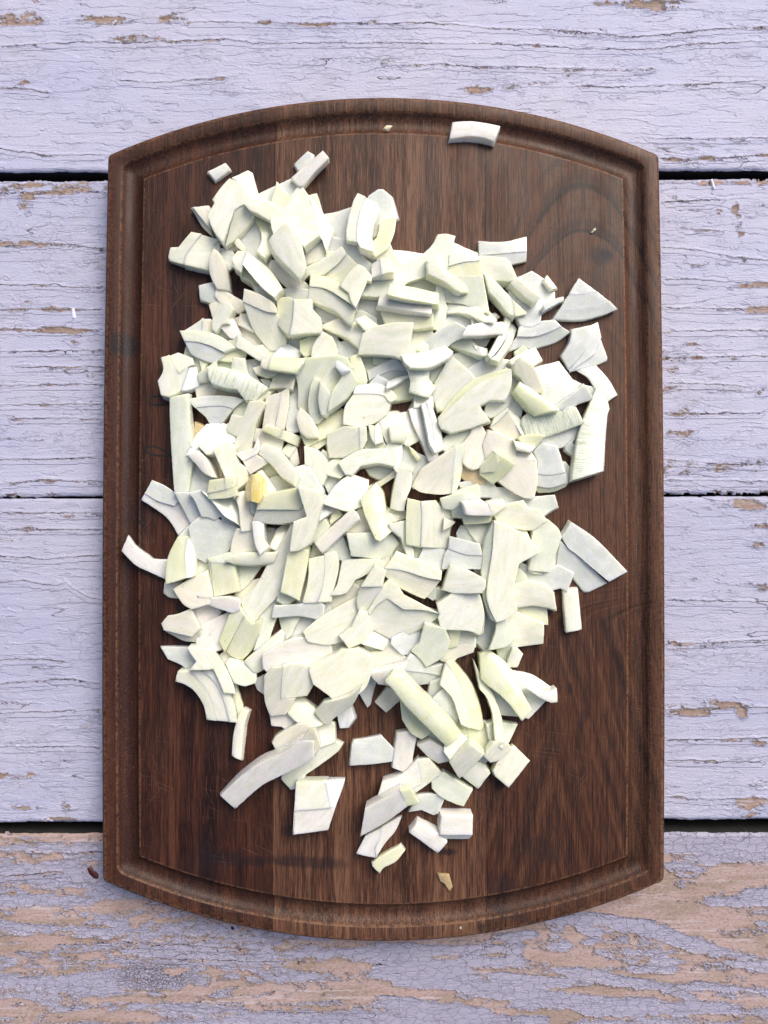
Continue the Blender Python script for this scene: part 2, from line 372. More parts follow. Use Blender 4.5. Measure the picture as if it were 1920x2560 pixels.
for k in range(4):
    top, bot = tops[k], bots[k]
    me = bpy.data.meshes.new('plank')
    verts, faces, bare = [], [], []
    nx = int((XR - XL + .03) / STEP)
    xs = np.concatenate([np.linspace(-HALF, XL - .015, 14)[:-1], np.linspace(XL - .015, XR + .015, nx), np.linspace(XR + .015, HALF, 14)[1:]])
    # rows: 0 = upper edge, 1 = lower edge, clustered where the picture looks
    ya, yb = top(0), bot(0)
    va, vb = min(ya, yt_vis), max(yb, yb_vis)
    ny = int((va - vb) / STEP)
    ysn = np.linspace(va, vb, ny)
    if ya > va + .01: ysn = np.concatenate([np.linspace(ya, va, 14)[:-1], ysn])
    if yb < vb - .01: ysn = np.concatenate([ysn, np.linspace(vb, yb, 14)[1:]])
    tt = (ya - ysn) / (ya - yb)
    X, T = np.meshgrid(xs, tt)
    wob = np.array([noise.noise(Vector((x * 90, k * 7.3, 0))) * .0007 + noise.noise(Vector((x * 400, k * 3.3, 5))) * .00025 for x in xs])
    wob2 = np.array([noise.noise(Vector((x * 80, k * 5.1, 9))) * .0007 + noise.noise(Vector((x * 420, k * 2.3, 2))) * .00025 for x in xs])
    if k == 1 or k == 2: wob, wob2 = wob * .6, wob2 * .6
    Yt, Yb = top(X) + wob[None, :] * (1 if k != 2 else .3), bot(X) + wob2[None, :] * (1 if k != 1 else .3)
    Y = Yt + (Yb - Yt) * T
    e = np.minimum(np.abs(Y - Yt), np.abs(Y - Yb))
    Z = -np.clip(1 - e / .0016, 0, 1) ** 2 * .0011
    inside = (np.abs(X) < .138) & (Y < .188) & (Y > -.196)
    Z = np.where(inside, -.0012, Z)
    nrow, ncol = X.shape
    co = np.stack([X, Y, Z], -1).reshape(-1, 3)
    bf = bare_field(X.ravel(), Y.ravel(), LEVEL[k])
    ee = np.minimum(e.ravel(), .01)
    bf = bf + (.17 * np.clip((X.ravel() - .02) / .05, 0, 1) * np.clip((-.186 - Y.ravel()) / .006, 0, 1) - .36 * island_field(X.ravel(), Y.ravel()) if k == 3 else 0) + np.exp(-ee / .0022) * (.20 if k in (1,) else .12)
    idx = np.arange(nrow * ncol).reshape(nrow, ncol)
    quads = np.stack([idx[:-1, :-1], idx[1:, :-1], idx[1:, 1:], idx[:-1, 1:]], -1).reshape(-1, 4)
    # nothing dense is needed where the board lies on the plank: one flat patch takes its place
    ins = inside.ravel()
    drop = ins[quads].all(1)
    quads = quads[~drop]
    # side walls and underside
    n0 = len(co)
    low = co[np.concatenate([idx[0], idx[-1]])].copy(); low[:, 2] = -.020
    co = np.concatenate([co, low, [[-.139, .189, -.0013], [.139, .189, -.0013], [.139, -.197, -.0013], [-.139, -.197, -.0013]]])
    bf = np.concatenate([bf, np.full(len(low) + 4, .0)])
    a, b = idx[0], n0 + np.arange(ncol)
    w1 = np.stack([a[:-1], a[1:], b[1:], b[:-1]], -1)
    a, c = idx[-1], n0 + ncol + np.arange(ncol)
    w2 = np.stack([a[1:], a[:-1], c[:-1], c[1:]], -1)
    quads = np.concatenate([quads, w1, w2])
    me.vertices.add(len(co)); me.vertices.foreach_set('co', co.ravel())
    me.loops.add(quads.size); me.loops.foreach_set('vertex_index', quads.ravel())
    me.polygons.add(len(quads)); me.polygons.foreach_set('loop_start', np.arange(len(quads)) * 4)
    me.update(calc_edges=True)
    me.polygons.foreach_set('use_smooth', np.ones(len(quads), bool))
    cf = np.full(len(co), 3.0); cf[:X.size] = crack_field(X.ravel(), Y.ravel())
    at = me.attributes.new('crackline', 'FLOAT', 'POINT'); at.data.foreach_set('value', cf.astype(np.float32))
    at = me.attributes.new('bare', 'FLOAT', 'POINT'); at.data.foreach_set('value', bf.astype(np.float32))
    mi = np.zeros(len(quads), np.int32); mi[-2 * (ncol - 1):] = 1
    me.polygons.foreach_set('material_index', mi)
    me.update()
    o = link('plank', me, paint_material(k + 1, LEVEL[k], [1.0, .97, .92, .70][k]), table)  # lower planks toned darker: light falloff put into the colour, plus greyer lowest paint
    o.location = (0, 0, .02)
    me.materials.append(side_mat)
    lab = ['lilac white upper plank with bare streaks near its top', 'lilac white plank with a bare strip along its upper edge and a small knot',
           'lilac white finely crackled plank', 'lowest plank with the paint flaked off in long pinkish bare streaks'][k]
    o['label'] = lab
# dark cross batten and dark underlay seen in the gaps
def dark_mat():
    t = NT('dark_gap')
    P = t.pos()
    c = t.mix(t.noise(P, 300, 3, .6), (.004, .006, .008), (.012, .018, .022))
    t.put(t.b.inputs['Base Color'], c); t.b.inputs['Roughness'].default_value = .6
    return t.m
bm = bmesh.new()
bmesh.ops.create_cube(bm, size=1, matrix=Matrix.Translation((0, 0, -.028)) @ Matrix.Diagonal((HALF * 2, .75, .010, 1)))
me = bpy.data.meshes.new('underlay'); bm.to_mesh(me); bm.free()
u = link('underlay', me, dark_mat(), table); u.location = (0, 0, .02)
ground = NT('ground_stone')
gp = ground.pos()
ground.put(ground.b.inputs['Base Color'], ground.mix(ground.noise(gp, 8, 6, .6), (.20, .19, .18), (.30, .28, .26)))
ground.b.inputs['Roughness'].default_value = .9
bm = bmesh.new(); bmesh.ops.create_grid(bm, x_segments=8, y_segments=8, size=6)
me = bpy.data.meshes.new('ground'); bm.to_mesh(me); bm.free()
g = link('ground', me, ground.m); g.location = (0, 0, -.76); tag(g, kind='structure')
# ------------------------------------------------------------------ walnut cutting board
def ellm(t, P, u, v, ru, rv, rot=0, soft=.5):
    x, y = mm(u, v)
    return t.ell(P, x, y, ru / 4.67, rv / 4.67, rot, soft)

def walnut(kind):
    t = NT('walnut_' + kind)
    S = t.n('ShaderNodeVectorMath', operation='SCALE'); t.put(S.inputs[0], t.pos()); S.inputs['Scale'].default_value = 1000
    P = S.outputs[0]
    off = {'left': 11.0, 'middle': 53.0, 'right': 97.0}[kind]
    Q = t.mapv(P, loc=(off, off * 3, 0))
    if kind == 'right':
        # cathedral grain: nested arches round the knot, flames at the lower end
        xk, yk = mm(1455, 570)
        sx = t.n('ShaderNodeSeparateXYZ'); t.put(sx.inputs[0], t.warp(P, 6, .025, 3))
        dx = t.math('SUBTRACT', sx.outputs[0], xk)
        dy = t.math('SUBTRACT', sx.outputs[1], yk)
        a = t.math('MULTIPLY', t.math('MULTIPLY', dx, dx), .034)
        g1 = t.math('ADD', a, dy)                                  # arches open downward
        x2, y2 = mm(1385, 2060)
        e2 = t.math('MULTIPLY', t.math('ABSOLUTE', t.math('SUBTRACT', sx.outputs[0], x2)), 3.4)
        g2 = t.math('ADD', e2, t.math('SUBTRACT', sx.outputs[1], y2))
        sel = t.rng(sx.outputs[1], -60, -20)
        gm = t.n('ShaderNodeMix', data_type='FLOAT'); t.put(gm.inputs[0], sel); t.put(gm.inputs[2], g2); t.put(gm.inputs[3], g1)
        gcomb = t.n('ShaderNodeCombineXYZ'); t.put(gcomb.inputs[0], gm.outputs[0])
        band = t.noise(gcomb.outputs[0], .052, 3, .62)
    else:
        band = t.noise(t.mapv(t.warp(Q, 5, .012, 2), (.10, .0042, .1)), 1, 4, .6, .25)
    mid = t.noise(t.mapv(t.warp(Q, 2, .03, 2), (.42, .011, .2)), 1, 3, .62)
    pores = t.noise(t.mapv(t.warp(Q, .6, .05, 1), (3.0, .075, 1)), 1, 2, .6)
    pore2 = t.noise(t.mapv(Q, (2.2, .30, 1), (3, 8, 0)), 1, 2, .7)
    lines = t.noise(t.mapv(t.warp(Q, .8, .03, 1), (1.15, .012, 1)), 1, 2, .55)
    pal = {'left':   ((.012, .0034, .0025), (.042, .0125, .0066), (.090, .032, .016)),
           'middle': ((.034, .0135, .0075), (.098, .041, .0225), (.178, .088, .050)),
           'right':  ((.013, .0048, .0036), (.068, .0245, .0120), (.112, .048, .024))}[kind]
    c = t.mix(t.rng(band, .36, .52), pal[0], pal[1])
    c = t.mix(t.rng(band, .50, .68), c, pal[2])
    mk_ = .35 if kind == 'right' else .6
    c = t.mix(t.math('MULTIPLY', t.rng(mid, .50, .66), mk_), c, pal[2])
    c = t.mix(t.math('MULTIPLY', t.rng(mid, .48, .36), mk_), c, pal[0])
    if kind == 'right':
        c = t.mix(t.math('MULTIPLY', sel, .50), c, (.125, .055, .030))
        for g0, wd, kk in ((0, 2.0, 1.0), (3.5, 5.5, .7), (23.0, 3.2, .95), (27.0, 6.5, .6), (42.0, 4.0, .65), (-24.0, 2.5, .35), (-50.0, 3.0, .35)):
            ln = t.rng(t.math('ABSOLUTE', t.math('SUBTRACT', g1, g0)), .2, wd, 1, 0)
            c = t.mix(t.math('MULTIPLY', t.math('MULTIPLY', ln, sel), kk), c, (.016, .009, .010))
        for g0, wd, kk in ((0, 2.2, .7), (16.0, 5.0, .5), (-30.0, 4.0, .35), (55.0, 5.0, .4)):
            ln = t.rng(t.math('ABSOLUTE', t.math('SUBTRACT', g2, g0)), .2, wd, 1, 0)
            c = t.mix(t.math('MULTIPLY', t.math('MULTIPLY', ln, t.math('SUBTRACT', 1, sel)), kk), c, (.016, .008, .009))
    red = t.rng(t.noise(t.mapv(Q, (.05, .012, .05), (4, 4, 0)), 1, 3, .6), .52, .70)
    c = t.mix(t.math('MULTIPLY', red, .5), c, (.105, .038, .020))
    c = t.mix(t.math('MULTIPLY', t.rng(lines, .50, .62), .68), c, pal[0])
    c = t.mix(t.math('MULTIPLY', t.rng(pores, .52, .64), .72), c, (.014, .007, .006))
    c = t.mix(t.math('MULTIPLY', t.rng(pore2, .58, .70), .6), c, (.016, .008, .007))
    c = t.mix(t.math('MULTIPLY', t.rng(pores, .46, .36), .5), c, tuple(q * 1.35 for q in pal[2]))
    if kind == 'left':
        sp = t.n('ShaderNodeSeparateXYZ'); t.put(sp.inputs[0], t.warp(P, 3, .03, 2))
        xe = mm(348, 1300)[0]
        c = t.mix(t.math('MULTIPLY', t.rng(sp.outputs[0], xe - 3, xe + 1, 1, 0), .5), c, (.036, .0085, .006))
    # stains, knots (each with its own place and shape)
    Pw = t.warp(P, 5, .12, 4)
    if kind == 'left':
        st = [(303, 862, 46, 36, 0, 1.0), (700, 2150, 160, 14, -.05, .55), (560, 2140, 60, 16, 0, .45), (345, 1290, 30, 60, 0, .5), (585, 1700, 40, 90, 0, .45), (500, 2180, 60, 90, .3, .35)]
    elif kind == 'middle':
        st = [(760, 2155, 130, 16, .05, .55), (1118, 2130, 22, 9, 0, .75), (722, 2078, 26, 16, 0, .5), (1205, 2318, 14, 10, 0, .7), (1000, 2285, 90, 6, 0, .3), (1050, 560, 8, 60, .1, .45)]
    else:
        st = [(1516, 637, 17, 15, 0, 1.0), (1500, 640, 34, 28, 0, .65), (1495, 700, 26, 60, 0, .35), (1425, 1720, 10, 16, 0, .7), (1455, 1800, 14, 40, .3, .5),
              (1325, 585, 3, 4, 0, .9), (1387, 422, 2.4, 2.4, 0, .9), (1600, 520, 26, 60, 0, .3), (1350, 2120, 60, 30, .5, .4), (1250, 2230, 60, 50, 0, .4), (1285, 2290, 120, 9, .3, .45), (1690, 1900, 16, 40, 0, .5)]
    for (u, v, ru, rv, ro, k) in st:
        c = t.mix(t.math('MULTIPLY', ellm(t, Pw, u, v, ru, rv, ro), k), c, (.010, .008, .011))
    # knife scratches
    sc = None
    for i, (ang, sx_, sy_) in enumerate([(.42, 3.6, .030), (-.9, 3.2, .028), (1.15, 3.9, .035), (.12, 3.4, .024)]):
        q = t.mapv(t.warp(P, 1.2, .02, 1), rot=ang)
        q = t.mapv(q, (sy_, sx_, 1), (i * 17 + off, i * 5, 0))
        s1 = t.rng(t.noise(q, 1, 1, .4), .735, .765)
        sc = s1 if sc is None else t.math('MAXIMUM', sc, s1)
    gate = t.noise(t.mapv(P, (.014, .012, .01), (off, 0, 0)), 1, 2, .5)
    sc = t.math('MULTIPLY', sc, t.rng(gate, .40, .60))
    c = t.mix(t.math('MULTIPLY', sc, .5), c, (.24, .155, .11))
    wear = t.attr('wear')
    wn_ = t.math('MULTIPLY', wear, t.rng(t.noise(t.mapv(P, (.6, .6, .6)), 1, 3, .7), .38, .6))
    c = t.mix(t.math('MULTIPLY', wn_, .5), c, (.30, .15, .075))
    # end grain speckle where the groove cuts across the fibres
    eg = t.attr('groove')
    egn = t.noise(t.mapv(P, (2.3, 1.4, 2)), 1, 3, .7)
    c = t.mix(t.math('MULTIPLY', eg, t.math('MULTIPLY', t.rng(egn, .5, .64), .6)), c, (.020, .010, .008))
    c = t.mix(t.math('MULTIPLY', eg, t.math('MULTIPLY', t.rng(egn, .48, .36), .30)), c, (.20, .115, .07))
    t.put(t.b.inputs['Base Color'], c)
    ro = t.rng(t.noise(t.mapv(Q, (.06, .02, .05)), 1, 3, .6), .35, .7, .40, .56)
    t.put(t.b.inputs['Roughness'], ro)
    t.b.inputs['Specular IOR Level'].default_value = .30
    h = t.math('ADD', t.math('MULTIPLY', pores, -.5), t.math('MULTIPLY', pore2, -.25))
    h = t.math('ADD', h, t.math('MULTIPLY', sc, -.5))
    h = t.math('ADD', h, t.math('MULTIPLY', t.math('MULTIPLY', eg, egn), -.6))
    t.put(t.b.inputs['Normal'], t.bump(h, .55, .00022))
    return t.m

H = BOARD_T
xl = unproj(252, 1400, H)[0]; xr = unproj(1665, 1400, H)[0]
XC, HWm = (xl + xr) / 2, (xr - xl) / 2                      # at mid-length (the sides bulge a little)
ytop = unproj(960, 239, H)[1]; ybot = unproj(960, 2358, H)[1]
yct = unproj(264, 384, H)[1]; ycb = unproj(256, 2205, H)[1]
HW = HWm - .0016
# clockwise from the top-left corner: corner points, sagitta of each side, number of steps
CORN = [Vector((XC - HW, yct)), Vector((XC + HW, yct)), Vector((XC + HW, ycb)), Vector((XC - HW, ycb))]
SAG = [ytop - yct, .0016, ycb - ybot, .0016]
STEPS = [110, 70, 110, 70]
FAN = 10
ARC = []
for k in range(4):
    p0, p1 = CORN[k], CORN[(k + 1) % 4]
    c_ = (p1 - p0).length / 2
    rad = (c_ * c_ + SAG[k] ** 2) / (2 * SAG[k])
    u_ = (p1 - p0).normalized(); n_ = Vector((-u_.y, u_.x))
    ARC.append(((p0 + p1) / 2 - n_ * (rad - SAG[k]), rad))
def circ_cross(A, B, s, near):
    (c0, r0), (c1, r1) = (A[0], A[1] - s), (B[0], B[1] - s)
    d = (c1 - c0).length
    a = (r0 * r0 - r1 * r1 + d * d) / (2 * d)
    h_ = math.sqrt(max(0, r0 * r0 - a * a))
    u_ = (c1 - c0) / d; n_ = Vector((-u_.y, u_.x))
    q = [c0 + u_ * a + n_ * h_, c0 + u_ * a - n_ * h_]
    return min(q, key=lambda p: (p - near).length)
def inset(s):
    """(point, outward normal) list of the outline moved s metres inward, corners kept sharp"""
    cs = [circ_cross(ARC[k - 1], ARC[k], s, CORN[k]) for k in range(4)]
    out = []
    for k in range(4):
        c_, r_ = ARC[k]
        a, b = cs[k] - c_, cs[(k + 1) % 4] - c_
        a0 = math.atan2(a.y, a.x); da = (math.atan2(b.y, b.x) - a0 + math.pi) % (2 * math.pi) - math.pi
        for i in range(1, STEPS[k]):
            t_ = a0 + da * i / STEPS[k]
            n_ = Vector((math.cos(t_), math.sin(t_)))
            out.append((c_ + n_ * (r_ - s), n_))
        n1 = b.normalized(); n2 = (cs[(k + 1) % 4] - ARC[(k + 1) % 4][0]).normalized()
        a1 = math.atan2(n1.y, n1.x); d = (math.atan2(n2.y, n2.x) - a1 + math.pi) % (2 * math.pi) - math.pi
        for j in range(FAN + 1):
            t_ = a1 + d * j / FAN
            out.append((cs[(k + 1) % 4], Vector((math.cos(t_), math.sin(t_)))))
    return out
RC, SC, RG = .0036, .0143, .006
IN_C, IN_R = inset(SC), inset(RC)
NB = len(IN_C)
def ring(s):
    if s >= SC: return [p for p, _ in inset(s)]
    if s >= SC - RG: return [p + n_ * (SC - s) for p, n_ in IN_C]
    if s >= RC:
        f = (s - RC) / (SC - RG - RC)
        return [p1 * (1 - f) + (p0 + n_ * RG) * f for (p0, n_), (p1, _) in zip(IN_C, IN_R)]
    return [p + n_ * (RC - s) for p, n_ in IN_R]
prof = [(.0016, .0), (.0003, .0012), (0, .003), (0, H - .0030), (.00025, H - .0018), (.0009, H - .0007), (.0019, H - .00012), (.0028, H), (.0079, H), (.0083, H - .0002)]
for i in range(1, 12):
    f = i / 12
    prof.append((.0083 + .012 * f, H - .0002 - .0038 * math.sin(math.pi * f) ** .62))
prof += [(.0203, H - .0002), (.0207, H)]
bm = bmesh.new()
wl_ = bm.verts.layers.float.new('wear'); gl_ = bm.verts.layers.float.new('groove')
rings = []
for j, (s, z) in enumerate(prof):
    r_ = []
    for p in ring(s):
        v = bm.verts.new((p.x, p.y, z))
        v[wl_] = 1.0 if j in (len(prof) - 1, len(prof) - 2, 9, 6) else (.3 if j in (5, 7) else 0)
        v[gl_] = 1.0 if 10 <= j < len(prof) - 2 else .2
        r_.append(v)
    rings.append(r_)
# one more ring just inside the plateau edge ends the worn line
r_ = []
for p in ring(.0213):
    v = bm.verts.new((p.x, p.y, H)); v[wl_] = 0; v[gl_] = 0; r_.append(v)
rings.append(r_)
for a, b in zip(rings[:-1], rings[1:]):
    for i in range(NB):
        j = (i + 1) % NB
        try: bm.faces.new((a[i], a[j], b[j], b[i]))
        except ValueError: pass
bm.faces.new(rings[-1]); bm.faces.new(list(reversed(rings[0])))
bmesh.ops.remove_doubles(bm, verts=bm.verts, dist=1e-6)
bmesh.ops.dissolve_degenerate(bm, edges=bm.edges, dist=1e-7)
bmesh.ops.recalc_face_normals(bm, faces=bm.faces)
J1 = (unproj(691, 262, H)[0] + unproj(679, 2300, H)[0]) / 2
J2 = (unproj(1215, 262, H)[0] + unproj(1216, 2300, H)[0]) / 2
board = empty('cutting_board', (XC, (ytop + ybot) / 2, 0))
tag(board, 'dark walnut cutting board with curved ends and a juice groove, lying on the painted planks', 'cutting board')
def stave(lo, hi, kind, lab):
    b2 = bm.copy()
    for (x, clear) in ((lo, 'inner'), (hi, 'outer')):
        if x is None: continue
        r = bmesh.ops.bisect_plane(b2, geom=b2.verts[:] + b2.edges[:] + b2.faces[:], dist=1e-7, plane_co=(x, 0, 0), plane_no=(1, 0, 0),
                                   clear_inner=(clear == 'inner'), clear_outer=(clear == 'outer'))
        ed = [e for e in r['geom_cut'] if isinstance(e, bmesh.types.BMEdge)]
        bmesh.ops.holes_fill(b2, edges=ed)
    bmesh.ops.recalc_face_normals(b2, faces=b2.faces)
    me = bpy.data.meshes.new('stave'); b2.to_mesh(me); b2.free()
    me.polygons.foreach_set('use_smooth', np.ones(len(me.polygons), bool))
    me.set_sharp_from_angle(angle=R(38))
    o = link('stave', me, walnut(kind), board)
    o.location = -board.location
    o['label'] = lab
g_ = .00009
stave(None, J1 - g_, 'left', 'left reddish dark walnut stave')
stave(J1 + g_, J2 - g_, 'middle', 'middle lighter straight grained walnut stave')
stave(J2 + g_, None, 'right', 'right walnut stave with arched grain and a knot')
bm.free()

# burnt line loops at the left of the board, partly under the onion
def burnt(pts, closed=True, w=.0007):
    P_ = []
    n = len(pts)
    for i in range(n if closed else n - 1):
        p0, p1, p2, p3 = (pts[(i + d) % n] if closed else pts[max(0, min(n - 1, i + d))] for d in (-1, 0, 1, 2))
        for q in range(8):
            tt_ = q / 8
            P_.append([.5 * ((2 * p1[a]) + (-p0[a] + p2[a]) * tt_ + (2 * p0[a] - 5 * p1[a] + 4 * p2[a] - p3[a]) * tt_ ** 2 + (-p0[a] + 3 * p1[a] - 3 * p2[a] + p3[a]) * tt_ ** 3) for a in (0, 1)])
    if not closed: P_.append(list(pts[-1]))
    W_ = [Vector(unproj(p[0], p[1], H)) for p in P_]
    b = bmesh.new(); L = []
    m = len(W_)
    for i in range(m):
        a, c = (W_[(i - 1) % m], W_[(i + 1) % m]) if closed else (W_[max(0, i - 1)], W_[min(m - 1, i + 1)])
        d = (c - a).normalized(); nn = Vector((-d.y, d.x))
        ww = w * (1 + .35 * math.sin(i * 1.7))
        L.append([b.verts.new((*(W_[i] + nn * k_ * ww), H + z_)) for k_, z_ in ((-1, -.00005), (-.6, .00005), (.6, .00005), (1, -.00005))])
    for i in range(m if closed else m - 1):
        A, B = L[i], L[(i + 1) % m]
        for q in range(3): b.faces.new((A[q], A[q + 1], B[q + 1], B[q]))
    bmesh.ops.recalc_face_normals(b, faces=b.faces)
    me = bpy.data.meshes.new('burnt_loop'); b.to_mesh(me); b.free()
    o = link('burnt_loop', me, char_mat, board); o.location = -board.location
    return o
tb = NT('burnt_wood')
tb.put(tb.b.inputs['Base Color'], (.0035, .003, .0035, 1)); tb.b.inputs['Roughness'].default_value = .7
char_mat = tb.m
burnt([(374, 1003), (380, 993), (398, 991), (415, 993), (440, 990), (440, 1004), (418, 1010), (398, 1013), (381, 1011)])
burnt([(366, 1123), (372, 1116), (388, 1117), (405, 1124), (424, 1136), (440, 1142), (424, 1140), (400, 1139), (380, 1136), (369, 1130)])
burnt([(449, 1504), (442, 1512), (442, 1522), (452, 1528), (466, 1526)], False)
burnt([(443, 1614), (450, 1609), (470, 1609), (490, 1612)], False)
